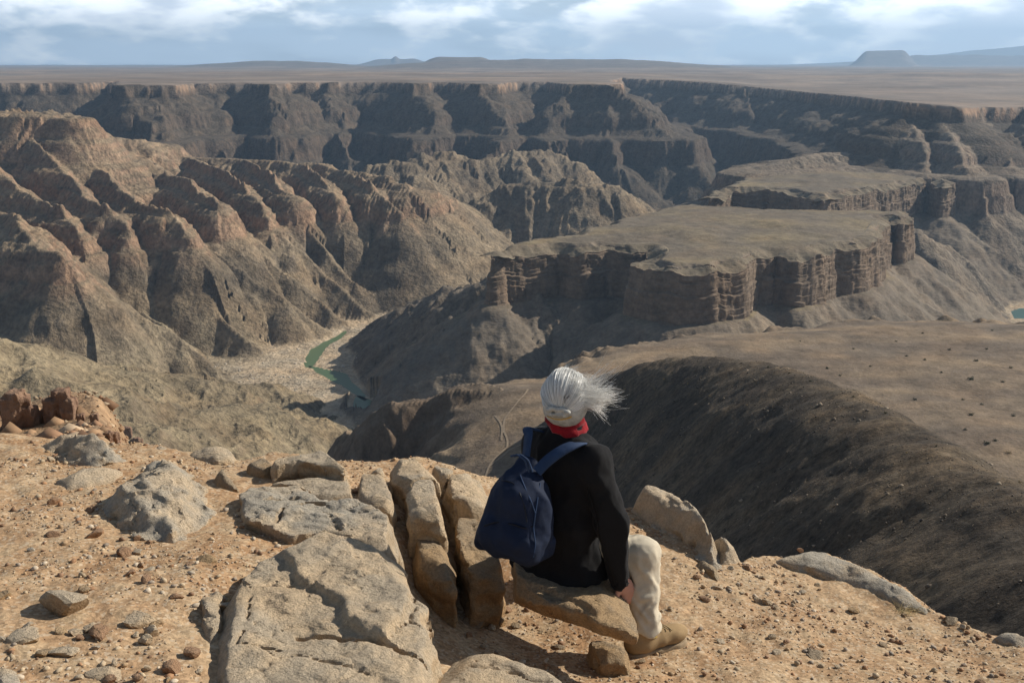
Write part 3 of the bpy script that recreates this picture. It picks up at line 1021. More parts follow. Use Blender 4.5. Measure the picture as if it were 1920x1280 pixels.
GROUND_PTS = [tuple(at_z(*p)) for p in (
    (0, 1280, -1.63), (200, 1280, -1.65), (350, 1280, -1.67), (0, 1100, -1.69), (200, 1100, -1.70), (370, 1100, -1.735), (350, 1200, -1.70), (0, 950, -1.78), (150, 960, -1.79), (300, 1040, -1.765), (420, 1000, -1.84),
    (430, 930, -1.88), (-150, 900, -1.80), (-150, 1100, -1.68), (0, 850, -1.86), (100, 860, -1.875), (250, 850, -1.92), (330, 845, -1.94), (420, 865, -1.96), (560, 900, -1.96), (650, 950, -1.92), (700, 900, -1.99), (760, 870, -2.02),
    (600, 1100, -1.85), (600, 1250, -1.80), (720, 1060, -1.96), (770, 1200, -2.1), (790, 1270, -2.1), (745, 960, -1.96), (748, 1000, -1.98),
    (830, 1140, -2.27), (900, 1180, -2.30), (1000, 1205, -2.31), (880, 1100, -2.25), (1100, 1225, -2.31), (850, 1040, -2.2), (900, 940, -2.12), (960, 1000, -2.2), (1050, 1050, -2.22), (860, 880, -2.05),
    (1230, 1225, -2.30), (1300, 1230, -2.29), (1180, 1150, -2.30), (1260, 1100, -2.34), (1190, 1000, -2.38), (1180, 970, -2.37), (1280, 1020, -2.38), (1350, 1090, -2.38), (1400, 1062, -2.42), (1500, 1048, -2.455), (1600, 1075, -2.47),
    (1700, 1120, -2.47), (1500, 1150, -2.38), (1650, 1200, -2.42), (1780, 1180, -2.44), (1920, 1210, -2.42), (2100, 1250, -2.35), (1920, 1280, -2.32), (1700, 1280, -2.33), (1450, 1280, -2.26), (1200, 1280, -2.22), (1050, 1275, -2.2), (930, 1290, -2.1))]
GROUND_PTS += [(0, 0, -1.62), (-2, 0, -1.6), (2, 0.3, -1.8), (0, -5, -1.5), (-5, -3, -1.5), (5, -3, -1.7), (0.3, 1.6, -1.85), (-0.6, 1.8, -1.66), (-3, 2.5, -1.65), (3.2, 2.0, -2.1)]
GFIT = rbf_fit(GROUND_PTS)
RIM_LINE = [tuple(at_z(*p)[:2]) for p in ((-500, 812, -1.86), (-150, 812, -1.87), (0, 815, -1.88), (60, 818, -1.89), (160, 830, -1.91), (300, 834, -1.945), (440, 858, -1.975), (520, 846, -1.98), (650, 862, -2.0), (700, 866, -2.02),
                                          (800, 862, -2.04), (900, 888, -2.1), (1000, 930, -2.25), (1180, 955, -2.38), (1290, 975, -2.40), (1390, 1056, -2.42), (1440, 1040, -2.44), (1545, 1030, -2.46), (1600, 1052, -2.465), (1690, 1094, -2.47), (1755, 1148, -2.46), (1840, 1186, -2.44), (1920, 1203, -2.42), (2200, 1250, -2.35))]
RIM_POLY = [(-9, RIM_LINE[0][1])] + RIM_LINE + [(8, 2.6), (10, 0), (9, -9), (-9, -9)]


def ground_z(x, y, detail=True):
    x = np.asarray(x, float); y = np.asarray(y, float)
    z = rbf_eval(GFIT, x, y)
    if detail:
        z = z + fbm2(x / 0.42, y / 0.42, 3, 301) * 0.016 + fbm2(x / 0.09, y / 0.09, 4, 311) * 0.0065
    sd, _ = poly_sd(x + 0.05 * fbm2(x / 0.3, y / 0.3, 2, 321), y + 0.05 * fbm2(x / 0.3 + 9, y / 0.3, 2, 325), RIM_POLY)
    left = smooth(-1.6, -2.4, x)
    z = z - np.maximum(sd, 0) * (1.4 * (1 - left) + 0.40 * left)
    return z


def gz(x, y):
    return float(ground_z(np.array([x]), np.array([y]))[0])


def ground_at(px, py):
    """where the view ray meets the ground"""
    d = ray(px, py)
    t = np.linspace(1.5, 9, 900)
    q = d[None] * t[:, None]
    g = ground_z(q[:, 0], q[:, 1], False)
    below = np.nonzero(q[:, 2] < g)[0]
    return q[below[0]] if len(below) else q[-1]


def mat_ground():
    m, N, bs = new_mat('reddish_gravel_soil')
    p = N.n('ShaderNodeNewGeometry').outputs['Position']
    big = N.noise(p, 1.3, 4, 0.55)
    mid = N.noise(p, 9.0, 5, 0.6)
    fin = N.noise(p, 70.0, 4, 0.65)
    cell = N.voro(p, 85.0, out='Color')
    ced = N.voro(p, 85.0)
    sepc = N.n('ShaderNodeSeparateColor'); N.link(cell, sepc.inputs[0])
    col = N.mix(N.ramp(big, 0.35, 0.65), (0.325, 0.195, 0.103), (0.385, 0.258, 0.150))
    col = N.mix(N.ramp(mid, 0.4, 0.7), col, (0.425, 0.31, 0.19))
    k = N.math('ADD', N.ramp(sepc.outputs[0], 0, 1, 0.72, 1.22, False), N.ramp(fin, 0.3, 0.7, -0.16, 0.16, False))
    col = N.scalecol(col, k)
    pale = N.math('GREATER_THAN', sepc.outputs[1], 0.86)
    col = N.mix(N.math('MULTIPLY', pale, 0.55), col, (0.52, 0.42, 0.30))
    N.link(col, bs.inputs['Base Color'])
    bs.inputs['Roughness'].default_value = 0.95
    bs.inputs['Specular IOR Level'].default_value = 0.12
    nb = N.bump(mid, 0.7, 0.02)
    nb = N.bump(ced, -0.8, 0.007, nb)
    nb = N.bump(fin, 0.8, 0.004, nb)
    N.link(nb, bs.inputs['Normal'])
    return m


def mat_rock(name, light, grey, dark, orange, grey_amt=0.6, seed=0.0):
    """weathered sandstone: grey varnish on the upper faces, warm fresh stone on the broken sides"""
    m, N, bs = new_mat(name)
    geo = N.n('ShaderNodeNewGeometry')
    p = N.vmath('ADD', geo.outputs['Position'], (seed, seed * 2.3, 0))
    sep = N.n('ShaderNodeSeparateXYZ'); N.link(geo.outputs['Normal'], sep.inputs[0])
    up = sep.outputs[2]
    big = N.noise(p, 2.6, 5, 0.6, 0.4)
    mid = N.noise(p, 12.0, 6, 0.62)
    fin = N.noise(p, 75.0, 5, 0.7)
    spk = N.noise(p, 240.0, 3, 0.7)
    crk = N.voro(N.vmath('ADD', p, N.vmath('SCALE', N.noise(p, 6.0, 3, color=True), 0.25)), 5.0, 'DISTANCE_TO_EDGE')
    col = N.mix(N.ramp(mid, 0.35, 0.68), light, tuple(0.80 * c for c in light))
    g = N.math('MULTIPLY', N.ramp(N.math('ADD', big, N.math('MULTIPLY', mid, 0.35)), 0.52, 0.78), N.ramp(up, 0.2, 0.75))
    col = N.mix(N.math('MULTIPLY', g, grey_amt + 0.25), col, grey)
    side = N.math('MULTIPLY', N.ramp(up, 0.45, -0.1), N.ramp(big, 0.35, 0.6))
    col = N.mix(N.math('MULTIPLY', side, 0.6), col, orange)
    st = N.math('MULTIPLY', N.ramp(N.noise(p, 5.0, 6, 0.7), 0.60, 0.70), N.ramp(fin, 0.35, 0.6))
    col = N.mix(N.math('MULTIPLY', st, 0.65), col, dark)
    k = N.math('ADD', N.ramp(fin, 0.3, 0.7, 0.80, 1.20, False), N.ramp(spk, 0.35, 0.65, -0.13, 0.13, False))
    col = N.scalecol(col, k)
    N.link(col, bs.inputs['Base Color'])
    bs.inputs['Roughness'].default_value = 0.9
    bs.inputs['Specular IOR Level'].default_value = 0.2
    nb = N.bump(mid, 1.0, 0.045)
    nb = N.bump(N.ramp(crk, 0.0, 0.02), 0.35, 0.008, nb)
    nb = N.bump(N.voro(p, 26.0, rnd=1.0), -0.35, 0.012, nb)
    nb = N.bump(fin, 1.0, 0.016, nb)
    nb = N.bump(spk, 0.7, 0.0025, nb)
    N.link(nb, bs.inputs['Normal'])
    return m


M_GROUND = mat_ground()
M_ROCK = mat_rock('tan_sandstone', (0.60, 0.455, 0.295), (0.42, 0.360, 0.275), (0.055, 0.048, 0.042), (0.36, 0.215, 0.10), 0.42, 0.0)
M_ROCKG = mat_rock('grey_sandstone', (0.58, 0.455, 0.310), (0.40, 0.355, 0.285), (0.06, 0.055, 0.05), (0.38, 0.25, 0.13), 0.72, 3.1)
M_ROCKR = mat_rock('red_sandstone', (0.40, 0.245, 0.145), (0.30, 0.20, 0.13), (0.06, 0.04, 0.03), (0.36, 0.17, 0.07), 0.35, 7.7)
M_ROCKO = mat_rock('orange_sandstone', (0.44, 0.300, 0.165), (0.28, 0.235, 0.175), (0.06, 0.045, 0.03), (0.36, 0.18, 0.065), 0.45, 5.2)


def surface_nets(f, o, h):
    """mesh of the zero level of a sampled distance field"""
    s = f < 0
    nx, ny, nz = f.shape
    cs = np.zeros((nx - 1, ny - 1, nz - 1), np.int8)
    for i in (0, 1):
        for j in (0, 1):
            for k in (0, 1):
                cs += s[i:nx - 1 + i, j:ny - 1 + j, k:nz - 1 + k]
    act = (cs > 0) & (cs < 8)
    ids = np.full(cs.shape, -1, np.int64)
    C = np.argwhere(act)
    ids[act] = np.arange(len(C))
    acc = np.zeros((len(C), 3)); cnt = np.zeros(len(C))
    corners = [(i, j, k) for i in (0, 1) for j in (0, 1) for k in (0, 1)]
    for a in corners:
        for ax in range(3):
            if a[ax] == 1:
                continue
            b = list(a); b[ax] = 1
            fa = f[C[:, 0] + a[0], C[:, 1] + a[1], C[:, 2] + a[2]]
            fb = f[C[:, 0] + b[0], C[:, 1] + b[1], C[:, 2] + b[2]]
            m = (fa < 0) != (fb < 0)
            t = np.where(m, fa / np.where(m, fa - fb, 1), 0)
            p = np.array(a, float)[None].repeat(len(C), 0)
            p[:, ax] = t
            acc += p * m[:, None]; cnt += m
    V = (C + acc / np.maximum(cnt, 1)[:, None]) * h + np.asarray(o)
    quads = []
    for ax in range(3):
        u, v = [(1, 2), (2, 0), (0, 1)][ax]
        sl0 = [slice(None)] * 3; sl1 = [slice(None)] * 3
        sl0[ax] = slice(0, -1); sl1[ax] = slice(1, None)
        a = s[tuple(sl0)]; b = s[tuple(sl1)]
        E = np.argwhere(a != b)
        ok = (E[:, u] > 0) & (E[:, v] > 0) & (E[:, u] < f.shape[u] - 1) & (E[:, v] < f.shape[v] - 1)
        E = E[ok]
        if not len(E):
            continue
        flip = a[E[:, 0], E[:, 1], E[:, 2]]
        q = []
        for du, dv in ((-1, -1), (0, -1), (0, 0), (-1, 0)):
            c = E.copy(); c[:, u] += du; c[:, v] += dv
            q.append(ids[c[:, 0], c[:, 1], c[:, 2]])
        q = np.stack(q, 1)
        q = np.where(flip[:, None], q, q[:, ::-1])
        quads.append(q)
    return V, np.concatenate(quads)


def smax(a, b, k):
    h = np.clip(0.5 - 0.5 * (b - a) / k, 0, 1)
    return b + (a - b) * h + k * h * (1 - h)


def smin(a, b, k):
    return -smax(-a, -b, k)


def cells2(x, y, lam, seed):
    """jittered cells: distance to the nearest joint and a random value per cell"""
    rs = np.random.RandomState(seed)
    J = rs.rand(64, 64, 3)
    u, v = x / lam, y / lam
    iu, iv = np.floor(u).astype(int), np.floor(v).astype(int)
    f1 = np.full(x.shape, 9.0); f2 = np.full(x.shape, 9.0); val = np.zeros(x.shape)
    for a in (-1, 0, 1):
        for b in (-1, 0, 1):
            j = J[(iu + a) % 64, (iv + b) % 64]
            d = np.hypot(iu + a + j[..., 0] - u, iv + b + j[..., 1] - v)
            nearer = d < f1
            f2 = np.where(nearer, f1, np.minimum(f2, d))
            val = np.where(nearer, j[..., 2], val)
            f1 = np.minimum(f1, d)
    return (f2 - f1) * lam, val


def rock_mesh(outline, bottom, h=0.012, k=0.005, dome=0.0, dome_r=0.2, taper=0.12, rough=0.014, ncut=22, seed=0, step=None, cracks=(), rotz=0.0, lam=0.16):
    """a rock from its outline (pixel, pixel, height): plan polygon, tilted top, broken sides"""
    h = h * 1.1
    P = np.array([at_z(*p) for p in outline])
    A = np.c_[P[:, 0], P[:, 1], np.ones(len(P))]
    pl = np.linalg.lstsq(A, P[:, 2], rcond=None)[0]
    ztm = P[:, 2].max() + dome + 0.1
    mg = 0.10 + max(taper, 0) * 0.3
    o = np.array([P[:, 0].min() - mg, P[:, 1].min() - mg, bottom - 2 * h])
    e = np.array([P[:, 0].max() + mg, P[:, 1].max() + mg, ztm])
    n = np.ceil((e - o) / h).astype(int) + 1
    xs = o[0] + np.arange(n[0]) * h; ys = o[1] + np.arange(n[1]) * h; zs = o[2] + np.arange(n[2]) * h
    X2, Y2 = np.meshgrid(xs, ys, indexing='ij')
    wx = X2 + 0.010 * fbm2(X2 / 0.10, Y2 / 0.10, 3, seed + 1); wy = Y2 + 0.010 * fbm2(X2 / 0.10 + 7, Y2 / 0.10, 3, seed + 5)
    ce, cv = cells2(wx + 0.02 * fbm2(X2 / 0.2, Y2 / 0.2, 2, seed + 61), wy * 1.4, 0.17, seed + 63)
    ce2, cv2 = cells2(wx * 1.2, wy, 0.065, seed + 67)
    d2, _ = poly_sd(wx, wy, P[:, :2])
    zt = pl[0] * X2 + pl[1] * Y2 + pl[2] + dome * smooth(0, dome_r, -d2)
    zt = zt + fbm2(X2 / 0.3, Y2 / 0.3, 2, seed + 11) * rough * 0.7 + fbm2(X2 / 0.06, Y2 / 0.06, 3, seed + 15) * rough * 0.22
    zt = zt + (cv - 0.5) * rough * 1.1 + (cv2 - 0.5) * rough * 0.25 - rough * 0.8 * smooth(0.012, 0.003, ce) * (cv > 0.35)
    # flaked layers
    fl = fbm2(X2 / 0.22 + 3.3, Y2 / 0.22, 3, seed + 51) * 2.2
    fr = fl - np.floor(fl)
    zt = zt + (np.floor(fl) + smooth(0.45, 0.55, fr)) * rough * 0.7
    if step is not None:
        spoly, sh = step
        S = np.array([at_z(px, py, P[:, 2].mean())[:2] for px, py in spoly])
        sd, _ = poly_sd(wx, wy, S)
        zt = zt + sh * smooth(0.012, -0.012, sd)
    for line, w, dep in cracks:
        L = np.array([at_z(px, py, P[:, 2].mean())[:2] for px, py in line])
        d, s, _, _ = seg_dist(wx, wy, L)
        ww = w * (0.6 + 0.6 * pn2(s * 9, s * 0, seed + 21))
        zt = zt - dep * smooth(ww, ww * 0.35, d)
    Z = zs[None, None, :]
    n3 = fbm3(X2[..., None] / lam, Y2[..., None] / lam, Z / (lam * 0.7), 3, seed + 31)
    n3 = n3 * 0.7 + (0.35 - np.abs(fbm3(X2[..., None] / (lam * 0.8) + 5, Y2[..., None] / (lam * 0.8), Z / (lam * 0.5), 2, seed + 35))) * 0.9
    ledge = np.abs(((Z * 9.0 + fbm2(X2 / 0.4, Y2 / 0.4, 2, seed + 41)[..., None]) % 1.0) - 0.5) - 0.25
    side = d2[..., None] - taper * np.clip(zt[..., None] - Z, -0.1, 0.6) + n3 * rough * 1.6 + ledge * rough * 2.0 + ((cv - 0.5) * 1.6 + (cv2 - 0.5) * 0.9)[..., None] * rough
    f = smax(side, Z - zt[..., None], k)
    # chipped corners and broken facets
    rs = np.random.RandomState(900 + seed)
    top3 = np.c_[P[:, :2], pl[0] * P[:, 0] + pl[1] * P[:, 1] + pl[2] + dome]
    for _ in range(ncut):
        w = rs.uniform(0, 2 * np.pi); el = rs.uniform(0.1, 1.1)
        nv = np.array([math.cos(w) * math.cos(el), math.sin(w) * math.cos(el), math.sin(el)])
        off = (top3 @ nv).max() - rs.uniform(0.004, 0.05)
        f = np.maximum(f, X2[..., None] * nv[0] + Y2[..., None] * nv[1] + Z * nv[2] - off + n3 * rough * 0.5)
    f = smax(f, bottom - Z, 0.02) + n3 * rough * 0.25
    return surface_nets(f.astype(np.float64), o, h)


ROCKS = []


def rock(name, label, outline, bottom, mat=None, cat='rock', group='weathered rocks on the canyon rim', parent=None, **kw):
    V, Q = rock_mesh(outline, bottom, **kw)
    c = np.array([V[:, 0].mean(), V[:, 1].mean(), V[:, 2].min()])
    ob = mesh_obj(name, V - c, Q, mat or M_ROCK)
    ob.data.set_sharp_from_angle(angle=math.radians(38))
    ob.location = c
    tag(ob, label, cat, group)
    ROCKS.append(ob)
    return ob


def zl(z, *pts):
    return [(px, py, z) for px, py in pts]


def add_rocks():
    rock('rock_slab', 'largest tan and grey slab with a diagonal crack at bottom centre',
         [(396, 1235, -1.655), (412, 1120, -1.68), (440, 1078, -1.70), (508, 1022, -1.72), (590, 992, -1.74), (690, 1010, -1.75), (752, 1026, -1.755), (768, 1084, -1.75), (790, 1112, -1.75), (815, 1215, -1.735), (802, 1300, -1.72), (700, 1340, -1.68), (500, 1340, -1.66), (398, 1300, -1.64)],
         -2.36, M_ROCK, h=0.0095, seed=1, taper=0.03, rough=0.0115, k=0.012,
         step=([(512, 1030), (590, 992), (755, 1022), (775, 1085), (760, 1150), (724, 1206), (690, 1195), (650, 1175), (641, 1132), (600, 1110), (562, 1096), (548, 1062), (535, 1046)], 0.034),
         cracks=[([(440, 1085), (470, 1110), (520, 1100), (560, 1098)], 0.008, 0.02), ([(470, 1130), (460, 1190), (440, 1240)], 0.008, 0.02), ([(560, 1190), (640, 1195), (724, 1206), (800, 1230)], 0.014, 0.05), ([(724, 1205), (770, 1150), (780, 1100)], 0.007, 0.015), ([(445, 1225), (560, 1240), (700, 1270)], 0.01, 0.02)])
    rock('rock_slab', 'grey pitted slab behind the largest slab, split by a long crack',
         [(447, 930, -1.815), (465, 906, -1.84), (560, 905, -1.85), (600, 932, -1.83), (690, 934, -1.84), (738, 958, -1.835), (746, 1010, -1.815), (735, 1026, -1.80), (660, 1002, -1.795), (590, 986, -1.795), (540, 994, -1.79), (450, 970, -1.79)],
         -2.1, M_ROCKG, h=0.0105, seed=2, rough=0.014, taper=0.03, cracks=[([(512, 985), (530, 958), (575, 935), (605, 935)], 0.012, 0.04), ([(605, 950), (625, 975), (640, 995)], 0.010, 0.04), ([(500, 935), (530, 930), (560, 925)], 0.016, 0.03)])
    rock('rock_slab', 'thin flat slab just in front of the square block on the rim', [(470, 906, -1.885), (530, 897, -1.89), (664, 889, -1.915), (668, 930, -1.88), (600, 932, -1.87), (560, 908, -1.88)], -2.15, M_ROCK, seed=3, rough=0.009, taper=0.02, h=0.011)
    rock('rock_block', 'small square tan block left of the narrow gap', [(670, 887, -1.885), (724, 884, -1.89), (738, 950, -1.855), (700, 938, -1.855), (668, 930, -1.865)], -2.25, M_ROCK, seed=4, rough=0.010, taper=0.02, h=0.010)
    rock('rock_block', 'long pale block with a lit front face on the rim edge', [(510, 868, -1.835), (514, 850, -1.845), (545, 841, -1.85), (600, 836, -1.855), (640, 850, -1.85), (656, 880, -1.835), (620, 870, -1.83), (560, 858, -1.83)], -2.15, M_ROCK, seed=5, rough=0.010, taper=0.05, h=0.010)
    rock('rock_block', 'small brown block at the left end of the long pale block', [(456, 866, -1.885), (486, 852, -1.895), (514, 858, -1.89), (506, 878, -1.875), (468, 878, -1.875)], -2.1, M_ROCKO, seed=6, rough=0.009, taper=0.06, h=0.010)
    rock('rock_block', 'upright tan block at the back of the narrow gap', [(728, 858, -1.87), (770, 852, -1.88), (812, 868, -1.88), (826, 888, -1.865), (795, 890, -1.855), (764, 900, -1.845), (736, 888, -1.855)], -2.4, M_ROCK, seed=7, rough=0.010, taper=0.02, h=0.010)
    rock('rock_block', 'tall tan block with a dark shaded front face beside the gap', [(757, 902, -1.84), (800, 890, -1.855), (826, 894, -1.86), (840, 935, -1.845), (836, 958, -1.835), (768, 952, -1.83)], -2.4, M_ROCK, seed=8, rough=0.010, taper=0.0, h=0.0095)
    rock('rock_block', 'dark shaded block lying in the gap below the tall block', [(766, 1000, -1.985), (848, 1000, -2.0), (852, 1020, -2.0), (850, 1082, -1.985), (800, 1056, -1.965), (770, 1040, -1.965)], -2.42, M_ROCKO, seed=9, rough=0.010, taper=0.0, h=0.010)
    rock('rock_block', 'rounded tan block right against the backpack side', [(834, 898, -1.95), (850, 881, -1.965), (882, 882, -1.98), (915, 898, -1.98), (930, 945, -1.965), (880, 952, -1.95), (848, 940, -1.945)], -2.4, M_ROCK, seed=10, rough=0.012, taper=0.05, h=0.0105)
    rock('rock_block', 'low pale block behind the narrow gap near the rim', [(688, 874, -1.975), (726, 862, -1.985), (732, 886, -1.97), (700, 888, -1.965)], -2.2, M_ROCK, seed=11, rough=0.008, taper=0.06, h=0.011)
    rock('rock_block', 'low tan block at the rim just right of the upright block', [(796, 868, -1.965), (838, 866, -1.98), (856, 880, -1.98), (832, 894, -1.965)], -2.2, M_ROCK, seed=12, rough=0.008, taper=0.06, h=0.011)
    rock('rock_block', 'tall orange brown block leaning beside the seat rock, below the backpack', [(852, 955, -2.0), (905, 958, -2.02), (950, 1040, -2.04), (942, 1072, -2.04), (880, 1066, -2.01), (858, 1010, -2.0)], -2.42, M_ROCKO, seed=13, rough=0.011, taper=0.02, h=0.010)
    rock('rock_wedge', 'small wedge of rock jammed upright in the dark gap', [(778, 1070, -2.10), (800, 1068, -2.105), (850, 1100, -2.12), (848, 1118, -2.11), (785, 1092, -2.09)], -2.3, M_ROCKO, seed=14, rough=0.006, taper=0.05, h=0.008, k=0.02)
    rock('seat_rock', 'flat overhanging rock plate that the person sits on',
         [(948, 1052, -1.985), (1040, 1010, -2.02), (1170, 1060, -2.03), (1192, 1120, -2.02), (1206, 1168, -2.01), (1200, 1190, -2.0), (1090, 1152, -1.985), (1000, 1116, -1.975), (956, 1092, -1.97)],
         -2.07, M_ROCKO, h=0.0075, seed=15, rough=0.008, taper=-0.35, k=0.02, step=([(930, 1020), (1100, 1000), (1240, 1060), (1200, 1115), (1160, 1140), (1120, 1158), (1060, 1128), (1000, 1108), (960, 1095)], 0.022))
    rock('rock', 'small broken stone propping up the seat rock near the boot', [(1088, 1196, -2.18), (1170, 1196, -2.18), (1192, 1212, -2.17), (1186, 1232, -2.16), (1130, 1232, -2.16)], -2.4, M_ROCKO, seed=16, rough=0.010, taper=0.05, h=0.008, k=0.02)
    rock('rock_slab', 'pale slab cut by the bottom edge left of the boot', [(806, 1262, -1.90), (850, 1217, -1.925), (900, 1216, -1.93), (965, 1222, -1.935), (1040, 1252, -1.93), (1092, 1292, -1.91), (1000, 1345, -1.87), (800, 1345, -1.86)], -2.4, M_ROCK, h=0.0095, seed=17, rough=0.012, taper=0.05, cracks=[([(880, 1245), (960, 1250), (1060, 1275)], 0.012, 0.02)])
    rock('boulder', 'grey speckled boulder with a cream broken side on the left gravel', [(180, 958, -1.80), (212, 915, -1.82), (262, 880, -1.84), (318, 872, -1.855), (362, 892, -1.855), (396, 946, -1.83), (372, 985, -1.80), (335, 1024, -1.775), (255, 998, -1.775)], -2.05, M_ROCKG, h=0.0105, seed=18, rough=0.024, dome=0.075, dome_r=0.10, k=0.03, taper=0.1)
    rock('boulder', 'rounded mottled outcrop at the far left rim', [(52, 842, -1.885), (120, 866, -1.87), (210, 878, -1.88), (252, 866, -1.90), (232, 842, -1.93), (150, 830, -1.93), (84, 830, -1.91)], -2.15, M_ROCKG, h=0.0125, seed=19, rough=0.026, dome=0.13, dome_r=0.22, k=0.035, taper=0.3)
    rock('rock', 'flat grey stone sunk in gravel below the far left outcrop', [(86, 905, -1.825), (150, 880, -1.845), (222, 876, -1.85), (226, 892, -1.84), (172, 910, -1.825), (110, 920, -1.815)], -2.0, M_ROCKG, seed=20, rough=0.008, dome=0.028, dome_r=0.12, k=0.03, taper=0.3, h=0.012)
    rock('rock', 'pale rock at the rim left of the long block', [(345, 852, -1.94), (372, 838, -1.955), (428, 838, -1.965), (446, 860, -1.95), (400, 868, -1.935)], -2.15, M_ROCK, seed=22, rough=0.010, dome=0.035, dome_r=0.1, k=0.03, taper=0.2, h=0.012)
    rock('stone', 'angular brown stone between the grey boulder and the pitted slab', [(397, 902, -1.89), (412, 886, -1.895), (436, 890, -1.895), (443, 916, -1.875), (416, 916, -1.875)], -2.0, M_ROCKO, cat='stone', seed=23, rough=0.008, dome=0.05, dome_r=0.04, k=0.02, taper=0.2, h=0.009)
    rock('rock', 'low pale cap of rock on the rim behind the grey boulder', [(268, 842, -1.935), (300, 832, -1.945), (332, 842, -1.945), (310, 852, -1.93)], -2.1, M_ROCK, seed=24, rough=0.008, dome=0.02, dome_r=0.08, k=0.04, taper=0.3, h=0.012)
    rock('boulder', 'large grey leaning boulder on the rim right of the person', [(1176, 964, -2.375), (1232, 986, -2.37), (1292, 1020, -2.37), (1340, 1072, -2.37), (1356, 1050, -2.40), (1326, 998, -2.41), (1262, 956, -2.41), (1192, 946, -2.40)], -2.6, M_ROCKG, h=0.011, seed=25, rough=0.020, dome=0.145, dome_r=0.09, k=0.016, taper=0.10)
    rock('boulder', 'grey rock tail at the right end of the leaning boulder', [(1326, 1020, -2.405), (1348, 1066, -2.39), (1386, 1062, -2.41), (1392, 1052, -2.42), (1364, 1026, -2.42)], -2.6, M_ROCKG, seed=26, rough=0.010, dome=0.09, dome_r=0.07, k=0.03, taper=0.1, h=0.010)
    rock('stone', 'orange broken chunk at the foot of the leaning boulder', [(1296, 1052, -2.37), (1326, 1048, -2.38), (1352, 1078, -2.37), (1346, 1094, -2.36), (1320, 1078, -2.36)], -2.5, M_ROCKO, cat='stone', seed=27, rough=0.008, dome=0.035, dome_r=0.05, k=0.02, h=0.009)
    rock('rock_slab', 'long dark edged slab forming the rim at right', [(1436, 1048, -2.435), (1490, 1034, -2.455), (1545, 1031, -2.465), (1600, 1050, -2.465), (1645, 1072, -2.465), (1692, 1098, -2.465), (1758, 1154, -2.445), (1700, 1138, -2.435), (1640, 1104, -2.43), (1560, 1072, -2.425), (1500, 1062, -2.425)], -2.7, M_ROCKG, h=0.0125, seed=28, rough=0.010, dome=0.025, dome_r=0.1, k=0.03, taper=0.1)
    rock('rock_slab', 'pale slab at the rim by the right edge of the picture', [(1836, 1192, -2.42), (1880, 1184, -2.43), (1950, 1204, -2.42), (1990, 1216, -2.40), (1920, 1216, -2.40)], -2.6, M_ROCKG, seed=29, rough=0.008, dome=0.02, dome_r=0.08, taper=0.2, h=0.012)
    rock('rock', 'pale stone half buried in gravel left of the largest slab', [(262, 1068, -1.755), (300, 1052, -1.76), (312, 1080, -1.745), (285, 1096, -1.735), (258, 1090, -1.735)], -1.9, M_ROCK, seed=30, rough=0.008, dome=0.03, dome_r=0.06, taper=0.3, k=0.02, h=0.008)
    rock('rock', 'flat grey rock cut by the lower left corner', [(-60, 1262, -1.62), (0, 1248, -1.63), (58, 1252, -1.63), (50, 1290, -1.61), (-20, 1310, -1.60)], -1.85, M_ROCKG, seed=31, rough=0.010, dome=0.03, dome_r=0.08, taper=0.2, k=0.02, h=0.009)
    rock('rock', 'brown crumbling rock edge left of the largest slab', [(362, 1105, -1.725), (392, 1090, -1.73), (424, 1096, -1.725), (418, 1160, -1.70), (398, 1200, -1.685), (372, 1180, -1.69)], -1.95, M_ROCK, seed=32, rough=0.014, dome=0.01, taper=0.3, h=0.009)
    rock('rock_slab', 'low pale slab flush with the gravel below the knee', [(1196, 1062, -2.36), (1226, 1058, -2.365), (1252, 1090, -2.355), (1244, 1106, -2.35), (1214, 1090, -2.35)], -2.5, M_ROCK, seed=33, rough=0.006, dome=0.012, taper=0.2, h=0.010)


add_rocks()


def facet_stone(seed, sub=3):
    bm = bmesh.new()
    bmesh.ops.create_icosphere(bm, subdivisions=sub, radius=1.0)
    r = np.random.RandomState(seed)
    pl = r.normal(size=(12, 3)); pl /= np.linalg.norm(pl, axis=1)[:, None]
    off = r.uniform(0.45, 0.82, 12)
    V = np.array([v.co for v in bm.verts])
    F = np.array([[v.index for v in f.verts] for f in bm.faces])
    bm.free()
    k = np.full(len(V), 1.0)
    for n, o in zip(pl, off):
        d = V @ n
        k = np.minimum(k, np.where(d > 1e-3, o / np.maximum(d, 1e-3), 9))
    V = V * k[:, None]
    if sub > 1:
        V = V * (1 + 0.045 * fbm3(V[:, 0] * 2.5 + seed, V[:, 1] * 2.5, V[:, 2] * 2.5, 3, seed % 50)[:, None])
    return V, F


